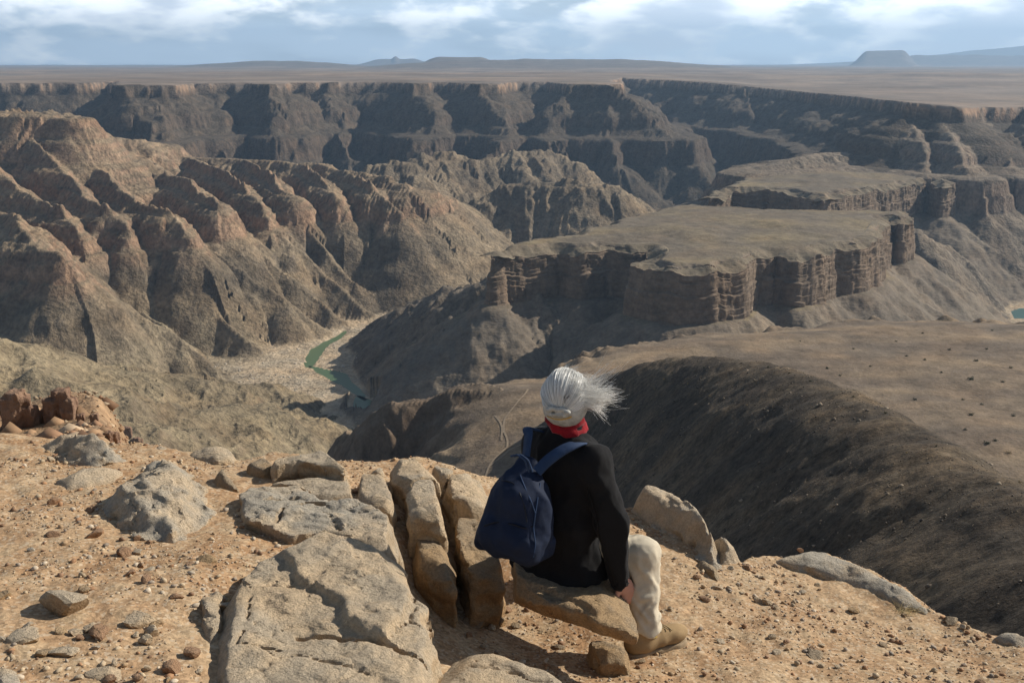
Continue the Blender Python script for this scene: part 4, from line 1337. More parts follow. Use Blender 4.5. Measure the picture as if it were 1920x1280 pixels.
STONES = [(120, 1124, 84, 46, 0.8, M_ROCK, 'grey and tan stone the size of a loaf on the left gravel'),
          (262, 1156, 58, 34, 0.8, M_ROCK, 'pale angular stone between the loaf sized stone and the slab'),
          (272, 1194, 26, 32, 1.0, M_ROCK, 'upright pale stone just below the angular one'),
          (52, 1190, 58, 40, 0.8, M_ROCK, 'tan lump of rock at the left edge'),
          (4, 1196, 26, 40, 0.9, M_ROCK, 'pale stone cut by the left edge of the picture'),
          (118, 1220, 48, 20, 0.5, M_ROCK, 'flat pale stone with a dark shadow at lower left'),
          (180, 1212, 16, 14, 0.9, M_ROCKG, 'round white pebble at lower left'),
          (200, 1258, 70, 30, 0.5, M_ROCK, 'broken pale flakes of stone near the lower left corner'),
          (382, 1054, 46, 20, 0.6, M_ROCKO, 'dark brown stone left of the largest slab'),
          (360, 1058, 20, 14, 0.8, M_ROCKR, 'small reddish stone beside the dark brown stone'),
          (100, 1002, 24, 16, 0.8, M_ROCKR, 'lone reddish stone on the bare left gravel'),
          (246, 914, 20, 18, 0.9, M_ROCKO, 'round brown pebble on the grey boulder'),
          (418, 1134, 30, 24, 0.9, M_ROCKG, 'rounded grey stone at the left edge of the largest slab'),
          (60, 1028, 16, 12, 0.8, M_ROCKG, 'small grey stone on the far left gravel'),
          (932, 1164, 32, 20, 0.8, M_ROCKO, 'orange stone in the shadow under the seat rock'),
          (968, 1170, 20, 16, 0.8, M_ROCKO, 'small orange stone right beside the one under the seat rock'),
          (886, 1164, 42, 26, 0.7, M_ROCKO, 'orange broken stone in the shaded pit'),
          (1046, 1212, 26, 18, 0.8, M_ROCKO, 'square brown stone below the overhanging seat rock'),
          (1200, 1240, 24, 20, 0.9, M_ROCKO, 'golden brown stone just in front of the boot sole'),
          (1526, 1223, 46, 14, 0.4, M_ROCKO, 'flat tan stone on the right hand gravel'),
          (1448, 1192, 20, 14, 0.7, M_ROCKO, 'small brown stone on the right hand gravel'),
          (1352, 1200, 18, 10, 0.6, M_ROCK, 'pale chip of stone right of the boot'),
          (1500, 1030, 12, 9, 0.8, M_ROCKR, 'small stone sitting on the right hand rim'),
          (1320, 1120, 24, 14, 0.6, M_ROCKR, 'reddish stone below the leaning boulder'),
          (1345, 1100, 22, 18, 0.8, M_ROCK, 'pale stone just below the orange chunk'),
          (1600, 1140, 26, 14, 0.6, M_ROCKO, 'brown stone on the gravel near the right rim'),
          (310, 1000, 26, 16, 0.7, M_ROCK, 'cream stone at the foot of the grey boulder'),
          (430, 905, 14, 10, 0.8, M_ROCKR, 'small red stone by the angular brown stone')]


def add_stones():
    lib = [facet_stone(500 + i) for i in range(6)]
    meshes = {}
    rnd = random.Random(4)
    for i, (px, py, w, hh, fl, mat, label) in enumerate(STONES):
        p = ground_at(px, py + hh * 0.3)
        s = math.sqrt(p @ p)
        wid = w / FPX * s * 0.5
        zz = p[2]
        if 'on the grey boulder' in label:
            q = at_z(px, py, -1.745); p = q; zz = q[2] + 0.01; s = math.sqrt(p @ p); wid = w / FPX * s * 0.5
        key = (i % 6, mat.name)
        if key not in meshes:
            o = mesh_obj('stone', *lib[i % 6], mat, smooth_shade=True)
            o.data.set_sharp_from_angle(angle=math.radians(24))
            meshes[key] = o.data
        else:
            o = bpy.data.objects.new('stone', meshes[key]); COL.objects.link(o)
        o.location = (p[0], p[1], zz + wid * fl * 0.35)
        o.scale = (wid * 1.1, wid * rnd.uniform(0.75, 0.95), wid * fl * 0.85)
        o.rotation_euler = (rnd.uniform(-0.2, 0.2), rnd.uniform(-0.2, 0.2), rnd.uniform(-0.6, 0.6))
        tag(o, label, 'stone', 'loose stones on the rim')
    # many more small loose stones nobody could tell apart
    rs = np.random.RandomState(77)
    k = 0
    while k < 90:
        px = rs.uniform(-20, 1930); py = rs.uniform(860, 1285)
        if 380 < px < 1200 and not (py > 1235 and px > 1090):
            if not (820 < px < 1180 and 1140 < py < 1225):
                continue
        p = ground_at(px, py)
        if p[1] > 5.6:
            continue
        w = rs.uniform(0.011, 0.030) * (1.5 if rs.rand() < 0.15 else 1)
        mat = (M_ROCK, M_ROCKO, M_ROCKR)[rs.randint(3)]
        key = (k % 6, mat.name)
        if key not in meshes:
            o = mesh_obj('small_stone', *lib[k % 6], mat); o.data.set_sharp_from_angle(angle=math.radians(24)); meshes[key] = o.data
        else:
            o = bpy.data.objects.new('small_stone', meshes[key]); COL.objects.link(o)
        fl = rs.uniform(0.45, 0.9)
        o.location = (p[0], p[1], gz(p[0], p[1]) + w * fl * 0.35)
        o.scale = (w, w * rs.uniform(0.7, 1), w * fl)
        o.rotation_euler = tuple(rs.uniform(-0.3, 0.3, 2)) + (rs.uniform(0, 6.28),)
        wh = ('left of the largest slab' if px < 420 else 'in the shaded pit below the seat rock' if px < 1190 and py < 1228 else 'to the right of the boot')
        hue = {'tan_sandstone': 'pale tan', 'orange_sandstone': 'orange brown', 'red_sandstone': 'reddish'}[mat.name]
        tag(o, 'small %s stone in the gravel %s' % (hue, wh), 'stone', 'small %s stones %s' % (hue, wh))
        k += 1


def add_ground():
    az = np.radians(np.concatenate([np.linspace(-180, -36, 60)[:-1], np.linspace(-36, 36, 500), np.linspace(36, 180, 60)[1:]]))
    r = np.concatenate([np.geomspace(0.15, 2.3, 26)[:-1], np.linspace(2.3, 5.9, 240), np.linspace(5.9, 8.6, 50)[1:]])
    A, R = np.meshgrid(az, r, indexing='ij')
    x = R * np.sin(A); y = R * np.cos(A)
    z = ground_z(x, y)
    na, nr = A.shape
    idx = np.arange(na * nr).reshape(na, nr)
    q = np.stack([idx[:-1, :-1], idx[1:, :-1], idx[1:, 1:], idx[:-1, 1:]], -1).reshape(-1, 4)[:, ::-1]
    V = np.stack([x, y, z], -1).reshape(-1, 3)
    a, b, c = V[q[90, 0]], V[q[90, 1]], V[q[90, 2]]
    if np.cross(b - a, c - a)[2] < 0:
        q = q[:, ::-1]
    o = mesh_obj('ground', V, q, M_GROUND)
    tag(o, 'reddish tan gravelly ground of the canyon rim', 'ground', kind='structure')


def add_gravel(n=19000):
    rs = np.random.RandomState(11)
    # candidates over the visible ground, denser near the camera is not needed: uniform in plan
    x = rs.uniform(-3.2, 3.4, n * 3); y = rs.uniform(2.1, 5.9, n * 3)
    az = np.degrees(np.arctan2(x, y))
    cl = fbm2(x / 0.5, y / 0.5, 3, 401)
    sd, _ = poly_sd(x, y, RIM_POLY)
    ok = (np.abs(az) < 33) & (sd < 0.05) & (cl * 1.5 + rs.uniform(-0.6, 0.6, len(x)) > 0.0)
    x, y = x[ok][:n], y[ok][:n]
    n = len(x)
    size = 0.0034 + 0.0046 * rs.pareto(2.4, n); size = np.minimum(size, 0.020)
    z = ground_z(x, y)
    lib = [facet_stone(600 + i, 1) for i in range(8)]
    V, F, C = [], [], []
    tint = np.array([(0.40, 0.27, 0.15), (0.47, 0.36, 0.23), (0.33, 0.18, 0.09), (0.50, 0.41, 0.30), (0.30, 0.24, 0.18), (0.24, 0.14, 0.08)])
    nv = len(lib[0][0])
    a = rs.uniform(0, 2 * np.pi, n); ca, sa = np.cos(a), np.sin(a)
    sx, sy, sz = size, size * rs.uniform(0.6, 1, n), size * rs.uniform(0.35, 0.8, n)
    for k in range(8):
        i = np.arange(k, n, 8)
        L = lib[k][0]
        px = L[None, :, 0] * sx[i, None]; py = L[None, :, 1] * sy[i, None]; pz = L[None, :, 2] * sz[i, None]
        vx = px * ca[i, None] - py * sa[i, None] + x[i, None]
        vy = px * sa[i, None] + py * ca[i, None] + y[i, None]
        vz = pz + z[i, None] + sz[i, None] * 0.3
        base = sum(len(v) for v in V)
        V.append(np.stack([vx, vy, vz], -1).reshape(-1, 3))
        F.append((lib[k][1][None] + (np.arange(len(i)) * nv)[:, None, None] + base).reshape(-1, 3))
        c = tint[rs.randint(0, 6, len(i))] * rs.uniform(0.75, 1.15, (len(i), 1))
        C.append(np.repeat(c, nv, axis=0))
    m, N, bs = new_mat('gravel_stones')
    vc = N.n('ShaderNodeVertexColor', layer_name="tint")
    p = N.n('ShaderNodeNewGeometry').outputs['Position']
    f = N.noise(p, 160.0, 3, 0.6)
    N.link(N.scalecol(vc.outputs[0], N.ramp(f, 0.3, 0.7, 0.8, 1.2)), bs.inputs['Base Color'])
    bs.inputs['Roughness'].default_value = 0.9
    o = mesh_obj('gravel', np.concatenate(V), np.concatenate(F), m, smooth_shade=False, cols=np.concatenate(C))
    tag(o, 'loose tan and reddish gravel strewn over the rim', 'gravel', kind='stuff')


add_ground()
add_stones()
add_gravel()

# ------------------------------------------------------------------ the seated person
class Field:
    def __init__(self, lo, hi, h):
        self.lo = np.array(lo, float); self.h = h
        n = np.ceil((np.array(hi) - self.lo) / h).astype(int) + 1
        self.f = np.full(tuple(n), 1.0)
        self.ax = [self.lo[i] + np.arange(n[i]) * h for i in range(3)]

    def _sub(self, lo, hi):
        n = self.f.shape
        s = [slice(max(0, int((lo[i] - self.lo[i]) / self.h) - 1), min(n[i], int((hi[i] - self.lo[i]) / self.h) + 3)) for i in range(3)]
        X, Y, Z = np.meshgrid(*[self.ax[i][s[i]] for i in range(3)], indexing='ij')
        return tuple(s), X, Y, Z

    def _put(self, s, d, k, op):
        if d.size == 0:
            return
        if op == 'add':
            self.f[s] = smin(self.f[s], d, k) if k > 0 else np.minimum(self.f[s], d)
        else:
            self.f[s] = smax(self.f[s], -d, k) if k > 0 else np.maximum(self.f[s], -d)

    def cap(self, a, b, ra, rb, k=0.02, op='add', m=0.05):
        a = np.array(a, float); b = np.array(b, float); r = max(ra, rb) + k + m
        s, X, Y, Z = self._sub(np.minimum(a, b) - r, np.maximum(a, b) + r)
        e = b - a
        t = np.clip(((X - a[0]) * e[0] + (Y - a[1]) * e[1] + (Z - a[2]) * e[2]) / (e @ e + 1e-12), 0, 1)
        d = np.sqrt((X - a[0] - t * e[0]) ** 2 + (Y - a[1] - t * e[1]) ** 2 + (Z - a[2] - t * e[2]) ** 2) - (ra + t * (rb - ra))
        self._put(s, d, k, op)

    def ell(self, c, r, R=None, k=0.02, op='add', m=0.05):
        c = np.array(c, float); r = np.array(r, float)
        R = np.eye(3) if R is None else R          # columns: local axes
        ex = max(r) + k + m
        s, X, Y, Z = self._sub(c - ex, c + ex)
        q = [(X - c[0]) * R[0, i] + (Y - c[1]) * R[1, i] + (Z - c[2]) * R[2, i] for i in range(3)]
        k0 = np.sqrt(sum((q[i] / r[i]) ** 2 for i in range(3))) + 1e-9
        k1 = np.sqrt(sum((q[i] / r[i] ** 2) ** 2 for i in range(3))) + 1e-9
        self._put(s, k0 * (k0 - 1) / k1, k, op)

    def box(self, c, r, R=None, rad=0.01, k=0.02, op='add', m=0.05):
        c = np.array(c, float); r = np.array(r, float)
        R = np.eye(3) if R is None else R
        ex = np.linalg.norm(r) + k + m
        s, X, Y, Z = self._sub(c - ex, c + ex)
        q = [np.abs((X - c[0]) * R[0, i] + (Y - c[1]) * R[1, i] + (Z - c[2]) * R[2, i]) - r[i] + rad for i in range(3)]
        d = np.sqrt(sum(np.maximum(v, 0) ** 2 for v in q)) + np.minimum(np.maximum(np.maximum(q[0], q[1]), q[2]), 0) - rad
        self._put(s, d, k, op)

    def noise(self, amp, lam, seed, octv=2, aniso=(1, 1, 1), folds=False):
        X, Y, Z = np.meshgrid(*self.ax, indexing='ij')
        near = np.abs(self.f) < 0.06
        n = fbm3(X[near] / lam * aniso[0], Y[near] / lam * aniso[1], Z[near] / lam * aniso[2], octv, seed)
        self.f[near] += amp * (np.minimum(np.abs(n) * 2.2, 1) - 0.5 if folds else n)

    def cut(self, p, n):
        """remove the half space on the side n points to"""
        p = np.array(p, float); n = np.array(n, float); n /= np.linalg.norm(n)
        X, Y, Z = np.meshgrid(*self.ax, indexing='ij', sparse=True)
        self.f = np.maximum(self.f, (X - p[0]) * n[0] + (Y - p[1]) * n[1] + (Z - p[2]) * n[2])

    def mesh(self):
        f = self.f
        for a in (0, 1, 2):
            sl = [slice(None)] * 3
            sl[a] = 0; f[tuple(sl)] = np.maximum(f[tuple(sl)], 0.01)
            sl[a] = -1; f[tuple(sl)] = np.maximum(f[tuple(sl)], 0.01)
        return surface_nets(f, self.lo, self.h)


def basis(theta, lean=0.0):
    """columns: right, forward, up of something facing theta clockwise from +Y"""
    s, c = math.sin(theta), math.cos(theta)
    R = np.array([[c, s, 0], [-s, c, 0], [0, 0, 1.0]])
    if lean:
        l = np.array([[1, 0, 0], [0, math.cos(lean), math.sin(lean)], [0, -math.sin(lean), math.cos(lean)]])
        R = R @ l
    return R


def simple_mat(name, col, rough=0.85, nscale=300.0, namp=0.2, bump=0.001, sheen=0.0, lscale=14.0, lamp=0.15):
    m, N, bs = new_mat(name)
    p = N.n('ShaderNodeNewGeometry').outputs['Position']
    f = N.noise(p, nscale, 3, 0.6)
    g = N.noise(p, lscale, 4, 0.6)
    k = N.math('ADD', N.ramp(f, 0.3, 0.7, 1 - namp, 1 + namp, False), N.ramp(g, 0.3, 0.7, -lamp, lamp, False))
    c = N.n('ShaderNodeRGB'); c.outputs[0].default_value = (*col, 1)
    N.link(N.scalecol(c.outputs[0], k), bs.inputs['Base Color'])
    bs.inputs['Roughness'].default_value = rough
    bs.inputs['Specular IOR Level'].default_value = 0.25
    if sheen:
        bs.inputs['Sheen Weight'].default_value = sheen
        bs.inputs['Sheen Roughness'].default_value = 0.4
    N.link(N.bump(f, 0.6, bump), bs.inputs['Normal'])
    return m


def tubes(S, rad, sides=3):
    """strands (n, m, 3) with radii (n, m) -> tube mesh"""
    n, m, _ = S.shape
    t = np.gradient(S, axis=1); t /= np.linalg.norm(t, axis=-1, keepdims=True) + 1e-9
    up = np.array([0.31, 0.2, 0.93]); a = np.cross(t, up); a /= np.linalg.norm(a, axis=-1, keepdims=True) + 1e-9
    b = np.cross(t, a)
    V = []
    for k in range(sides):
        w = 2 * math.pi * k / sides
        V.append(S + (a * math.cos(w) + b * math.sin(w)) * rad[..., None])
    V = np.stack(V, 2).reshape(-1, 3)
    idx = np.arange(n * m * sides).reshape(n, m, sides)
    q = []
    for k in range(sides):
        k2 = (k + 1) % sides
        q.append(np.stack([idx[:, :-1, k], idx[:, 1:, k], idx[:, 1:, k2], idx[:, :-1, k2]], -1).reshape(-1, 4))
    return V, np.concatenate(q)


def ribbon(pts, width_dir, w, th):
    """flat strap along a polyline with its outward normal at every point"""
    pts = np.array(pts, float); W = np.array(width_dir, float)
    # resample smoothly
    n = len(pts); u = np.linspace(0, n - 1, 8 * n)
    def cr(P):
        o = []
        for x in u:
            i = min(int(x), n - 2); t = x - i
            p0, p1, p2, p3 = P[max(i - 1, 0)], P[i], P[i + 1], P[min(i + 2, n - 1)]
            o.append(0.5 * (2 * p1 + (p2 - p0) * t + (2 * p0 - 5 * p1 + 4 * p2 - p3) * t * t + (3 * p1 - p0 - 3 * p2 + p3) * t ** 3))
        return np.array(o)
    P = cr(pts); D = cr(W); D /= np.linalg.norm(D, axis=1)[:, None]
    T = np.gradient(P, axis=0); T /= np.linalg.norm(T, axis=1)[:, None]
    Nn = D - (D * T).sum(1)[:, None] * T; Nn /= np.linalg.norm(Nn, axis=1)[:, None]
    D = np.cross(Nn, T)
    prof = [(-1, -1), (-0.9, 1), (0.9, 1), (1, -1)]
    V = np.stack([P + D * (w / 2 * a) + Nn * (th / 2 * b) for a, b in prof], 1)
    m = len(P); idx = np.arange(m * 4).reshape(m, 4)
    F = []
    for k in range(4):
        k2 = (k + 1) % 4
        F.append(np.stack([idx[:-1, k], idx[:-1, k2], idx[1:, k2], idx[1:, k]], -1))
    F = np.concatenate(F + [idx[:1], idx[-1:, ::-1]])
    return V.reshape(-1, 3), F


def add_person():
    TH = math.radians(46); TH_HEAD = math.radians(14); TH_LEG = math.radians(64)
    B = basis(TH); H = basis(TH_HEAD); L = basis(TH_LEG)
    right, fwd = B[:, 0], B[:, 1]
    up = np.array([0, 0, 1.0])
    head = at_y(1062, 750, 3.72)
    neck = at_y(1058, 803, 3.70)
    chest = at_y(1060, 880, 3.71)
    waist = at_y(1050, 965, 3.70)
    pelvis = at_y(1056, 1012, 3.73)
    shR = neck + right * 0.160 - up * 0.092; shL = neck - right * 0.130 - up * 0.105
    elR = at_y(1146, 985, 3.53); wrR = at_y(1164, 1084, 3.535)
    elL = shL + fwd * 0.03 - up * 0.26; wrL = elL + fwd * 0.15 + right * 0.07 - up * 0.03
    hipR = pelvis + B[:, 0] * 0.07; hipL = pelvis - B[:, 0] * 0.085
    knR = at_y(1203, 1040, 3.64); anR = at_y(1212, 1168, 3.54)
    soleR = gz(anR[0], anR[1])
    anR[2] = soleR + 0.095
    knL = hipL + np.array([0.20, 0.33, 0.03]); anL = knL + np.array([0.04, 0.06, -0.40])
    soleL = anL[2] - 0.095

    M_SKIN = simple_mat('skin', (0.52, 0.27, 0.19), 0.55, 500, 0.06, 0.0004)
    M_WOOL = simple_mat('black_wool', (0.0085, 0.0085, 0.0095), 0.95, 700, 0.25, 0.0012, sheen=0.04)
    M_TROU = simple_mat('beige_cotton', (0.52, 0.455, 0.345), 0.9, 600, 0.08, 0.0008)
    M_BOOT = simple_mat('tan_suede', (0.30, 0.205, 0.105), 0.9, 500, 0.12, 0.0008)
    M_SOLE = simple_mat('boot_rubber', (0.28, 0.205, 0.125), 0.8, 200, 0.1, 0.001)
    M_SOCK = simple_mat('ochre_sock', (0.34, 0.23, 0.06), 0.95, 400, 0.2, 0.001)
    M_SCARF = simple_mat('red_fleece', (0.22, 0.006, 0.011), 0.95, 500, 0.2, 0.002, sheen=0.2)
    M_HAIR = simple_mat('grey_hair', (0.80, 0.79, 0.74), 0.38, 900, 0.15, 0.0005, lscale=60, lamp=0.25)
    hm, HN, hb = new_mat('grey_hair_strands')
    HN.link(HN.n('ShaderNodeVertexColor', layer_name="tint").outputs[0], hb.inputs['Base Color'])
    hb.inputs['Roughness'].default_value = 0.4
    M_HAIR = hm
    M_HAIRD = simple_mat('hair_underlayer', (0.38, 0.37, 0.33), 0.6, 500, 0.25, 0.001, lscale=45, lamp=0.3)
    M_CLIP = simple_mat('horn_clip', (0.45, 0.27, 0.08), 0.3, 60, 0.1, 0.0002)
    M_NAVY = simple_mat('navy_canvas', (0.0075, 0.0145, 0.036), 0.8, 800, 0.15, 0.0006)
    M_STRAP = simple_mat('blue_webbing', (0.020, 0.040, 0.088), 0.8, 900, 0.15, 0.0005)

    # ---- body: one continuous skin surface under the clothes
    lo = np.minimum.reduce([pelvis, anL, head, shL, wrL]) - 0.22; hi = np.maximum.reduce([head, knR, anR, anL, knL]) + 0.24
    lo[2] = min(soleR, soleL) - 0.01; hi[2] = head[2] + 0.18
    F = Field(lo, hi, 0.0075)
    F.ell(head + H @ np.array([0, -0.005, 0.022]), (0.072, 0.092, 0.098), H, 0.01)
    F.ell(head + H @ np.array([0, 0.035, -0.050]), (0.055, 0.058, 0.065), H, 0.04)      # jaw
    F.cap(head + H @ np.array([0, 0.084, 0.005]), head + H @ np.array([0, 0.106, -0.028]), 0.009, 0.013, 0.012)   # nose
    for sgn in (-1, 1):
        F.ell(head + H @ np.array([sgn * 0.032, 0.080, 0.008]), (0.014, 0.010, 0.010), H, 0.006, op='sub')
        F.ell(head + H @ np.array([sgn * 0.032, 0.074, 0.007]), (0.012, 0.012, 0.011), H, 0.004)
        F.ell(head + H @ np.array([sgn * 0.030, 0.072, -0.025]), (0.022, 0.018, 0.018), H, 0.02)
        F.ell(head + H @ np.array([sgn * 0.074, -0.005, -0.008]), (0.008, 0.020, 0.032), H, 0.006)   # ears
    F.ell(head + H @ np.array([0, 0.088, -0.055]), (0.024, 0.010, 0.006), H, 0.006)     # lips
    F.cap(head - up * 0.05, neck - up * 0.02, 0.052, 0.058, 0.03)
    F.cap(shL, shR, 0.055, 0.055, 0.05)
    F.ell(chest - fwd * 0.0, (0.150, 0.095, 0.15), B, 0.06)
    F.ell(waist, (0.140, 0.095, 0.13), B, 0.06)
    F.ell(pelvis - up * 0.02, (0.165, 0.120, 0.100), L, 0.06)
    F.cap(shR, elR, 0.044, 0.037, 0.03); F.cap(elR, wrR, 0.036, 0.025, 0.015)
    F.cap(shL, elL, 0.044, 0.037, 0.03); F.cap(elL, wrL, 0.036, 0.025, 0.015)
    # right hand: palm on the rock edge, fingers over it, thumb at the side
    hd = at_y(1180, 1114, 3.545) - wrR; hd /= np.linalg.norm(hd)
    ac = np.cross(hd, np.array([0.45, -0.9, 0.1])); ac /= np.linalg.norm(ac)
    nm = np.cross(ac, hd)
    palm = wrR + hd * 0.045
    HB = np.stack([ac, hd, nm], 1)
    F.ell(palm, (0.036, 0.048, 0.016), HB, 0.012)
    for i, ln in enumerate((0.058, 0.068, 0.064, 0.050)):
        o = (i - 1.5) * 0.0185
        a = palm + hd * 0.034 + ac * o * 0.95
        k1 = a + (hd * 0.85 + ac * o * 1.5 - nm * 0.08) * ln * 0.45
        k2 = k1 + (hd * 0.75 + ac * o * 1.0 - nm * 0.25) * ln * 0.32
        e = k2 + (hd * 0.75 - nm * 0.5) * ln * 0.28
        F.cap(a, k1, 0.0095, 0.0088, 0.004, m=0.02); F.cap(k1, k2, 0.0088, 0.0080, 0.003, m=0.02); F.cap(k2, e, 0.0080, 0.0068, 0.003, m=0.02)
    a = palm - hd * 0.012 + ac * 0.030
    F.cap(a, a + (hd * 0.6 + ac * 0.6) * 0.035, 0.012, 0.010, 0.006, m=0.02)
    F.cap(a + (hd * 0.6 + ac * 0.6) * 0.035, a + (hd * 0.6 + ac * 0.6) * 0.035 + (hd * 0.95) * 0.03, 0.0098, 0.0080, 0.003, m=0.02)
    # left hand in the lap
    ld = (wrL - elL) / np.linalg.norm(wrL - elL); la = np.cross(ld, up); la /= np.linalg.norm(la); ln_ = np.cross(la, ld)
    palmL = wrL + ld * 0.045
    F.ell(palmL, (0.036, 0.048, 0.016), np.stack([la, ld, ln_], 1), 0.012)
    for i, l_ in enumerate((0.058, 0.068, 0.064, 0.050)):
        o = (i - 1.5) * 0.0185
        a = palmL + ld * 0.034 + la * o
        k1 = a + (ld + la * o * 2) * l_ * 0.45; e = k1 + (ld - ln_ * 0.6) * l_ * 0.5
        F.cap(a, k1, 0.0095, 0.0085, 0.004, m=0.02); F.cap(k1, e, 0.0085, 0.007, 0.003, m=0.02)
    a = palmL - ld * 0.012 - la * 0.03
    F.cap(a, a + (ld * 0.6 - la * 0.6) * 0.06, 0.012, 0.008, 0.006, m=0.02)
    for hp, kn, an in ((hipR, knR, anR), (hipL, knL, anL)):
        F.cap(hp, kn, 0.078, 0.052, 0.04); F.cap(kn, an, 0.050, 0.034, 0.02)
    for an, so, d in ((anR, soleR, L[:, 1]), (anL, soleL, B[:, 1])):
        F.cap(an - d * 0.03 - up * 0.05, an + d * 0.13 - up * 0.062, 0.030, 0.024, 0.02)
    V, Q = F.mesh()
    root = pelvis.copy(); root[2] = soleR
    body = mesh_obj('person', V - root, Q, M_SKIN)
    body.location = root
    tag(body, 'person with windblown grey hair, black coat and red scarf sitting on the rim', 'person')

    def part(name, V, Q, mat, label=None, parent=body, sm=True, cols=None):
        o = mesh_obj(name, np.asarray(V) - root, Q, mat, parent=parent, smooth_shade=sm, cols=cols)
        if label:
            o['label'] = label
        return o

    # ---- coat
    F = Field(np.minimum.reduce([pelvis, shL, elL, wrL]) - 0.24, np.maximum.reduce([neck, wrR, wrL, hipR]) + 0.22, 0.0075)
    F.cap(shL - up * 0.005, shR - up * 0.005, 0.062, 0.064, 0.05)
    F.cap(neck - up * 0.06, neck + up * 0.012 + fwd * 0.012, 0.080, 0.058, 0.075)
    F.ell(chest, (0.185, 0.130, 0.16), B, 0.06)
    F.ell(waist, (0.192, 0.142, 0.15), B, 0.07)
    F.ell(pelvis - up * 0.025, (0.215, 0.170, 0.115), B, 0.07)
    F.ell(pelvis - up * 0.085 - fwd * 0.03, (0.225, 0.180, 0.055), B, 0.06)
    F.cap(shR, elR, 0.066, 0.058, 0.045); F.cap(elR, wrR + (wrR - elR) * 0.05, 0.058, 0.043, 0.03)
    F.cap(shL, elL, 0.058, 0.056, 0.05); F.cap(elL, wrL, 0.058, 0.044, 0.03)
    F.noise(0.007, 0.10, 61, 2, (1, 1, 0.5))
    F.noise(0.008, 0.13, 62, 1, (1.2, 1.2, 0.55), True)
    F.noise(0.004, 0.030, 63, 2, (1, 1, 0.6))
    # hem lies on the seat; hollow cuff and collar
    hem = np.array([0, 0, -2.003])
    F.cut(hem, (0, 0, -1))
    F.cap(wrR + hd * 0.0, wrR + hd * 0.1, 0.034, 0.040, 0.0, 'sub')
    F.cap(neck + up * 0.03, neck + up * 0.2, 0.050, 0.050, 0.0, 'sub')
    V, Q = F.mesh()
    coat = part('coat', V, Q, M_WOOL)
    # shoulder and sleeve seams
    sm = []
    for k in range(13):
        w = -0.5 + 3.6 * k / 12
        ax = (elR - shR) / np.linalg.norm(elR - shR)
        e1 = np.cross(ax, fwd); e1 /= np.linalg.norm(e1); e2 = np.cross(ax, e1)
        sm.append(shR + ax * (0.02 + 0.03 * math.cos(w * 2)) + (e1 * math.cos(w + 2.4) + e2 * math.sin(w + 2.4)) * 0.073)
    V, Q = tubes(np.array([sm]), np.full((1, 13), 0.0028), 4)
    part('seam', V, Q, M_WOOL, parent=coat)
    sm = np.array([[shR + (elR - shR) * t + (-right * 0.15 - fwd * 0.98) * 0.064 for t in np.linspace(0.2, 1, 8)] + [elR + (wrR - elR) * t + (-right * 0.15 - fwd * 0.98) * (0.060 - 0.013 * t) for t in np.linspace(0.1, 1, 8)]])
    V, Q = tubes(sm, np.full((1, 16), 0.0022), 4)
    part('seam', V, Q, M_WOOL, parent=coat)

    # ---- scarf round the neck
    F = Field(neck - 0.17, neck + np.array([0.17, 0.17, 0.20]), 0.0055)
    c0 = neck + up * 0.028 + fwd * 0.012
    n = 26
    for k in range(n):
        a0, a1 = 2 * math.pi * k / n, 2 * math.pi * (k + 1) / n
        def pt(w, dz, r):
            return c0 + right * math.cos(w) * r + fwd * math.sin(w) * (r + 0.004) + up * (dz - 0.022 * math.cos(w) - 0.004 * math.sin(w))
        F.cap(pt(a0, -0.012, 0.064), pt(a1, -0.012, 0.064), 0.0175, 0.0175, 0.004, m=0.02)
        F.cap(pt(a0, 0.018, 0.057), pt(a1, 0.018, 0.057), 0.0125, 0.0125, 0.004, m=0.02)
    F.noise(0.005, 0.04, 67, 2, (0.8, 0.8, 2.0))
    F.noise(0.006, 0.05, 68, 1, (0.7, 0.7, 1.6), True)
    V, Q = F.mesh()
    part('scarf', V, Q, M_SCARF)

    # ---- trousers
    F = Field(np.minimum.reduce([pelvis, anR, hipL, anL]) - 0.2, np.maximum.reduce([pelvis, knR, knL, anL, anR]) + 0.18, 0.0065)
    F.ell(pelvis - up * 0.02, (0.172, 0.128, 0.100), L, 0.05)
    for hp, kn, an in ((hipR, knR, anR), (hipL, knL, anL)):
        F.cap(hp, kn, 0.082, 0.066, 0.04)
        F.cap(kn, kn + (an - kn) * 0.5, 0.068, 0.060, 0.03)
        F.cap(kn + (an - kn) * 0.5, an + (an - kn) * 0.03, 0.060, 0.064, 0.02)
    F.noise(0.004, 0.085, 71, 2, (0.8, 0.8, 1.5))
    F.noise(0.011, 0.10, 72, 1, (1.1, 1.1, 1.0), True)
    F.noise(0.0026, 0.03, 73, 2, (1, 1, 0.8))
    def wrinkles(F, a, b, ra, rb, n, seed, amp=0.0048, toward=None):
        """raised folds running aslant round a limb"""
        r_ = np.random.RandomState(seed)
        ax = (b - a) / np.linalg.norm(b - a)
        e1 = np.cross(ax, [0.2, 0.9, 0.3]); e1 /= np.linalg.norm(e1); e2 = np.cross(ax, e1)
        for _ in range(n):
            t0 = r_.uniform(0.05, 0.95); w0 = r_.uniform(0, 6.28); sp = r_.uniform(0.8, 1.9); sl = r_.uniform(-0.6, 0.6)
            pts = []
            for q in np.linspace(0, 1, 5):
                tt = np.clip(t0 + sl * (q - 0.5), 0, 1)
                rr = ra + (rb - ra) * tt - 0.001
                pts.append(a + (b - a) * tt + (e1 * math.cos(w0 + sp * q) + e2 * math.sin(w0 + sp * q)) * rr)
            for p0, p1 in zip(pts[:-1], pts[1:]):
                F.cap(p0, p1, amp, amp, 0.012, m=0.02)
    wrinkles(F, hipR, knR, 0.080, 0.066, 9, 3); wrinkles(F, knR, anR, 0.066, 0.062, 16, 4)
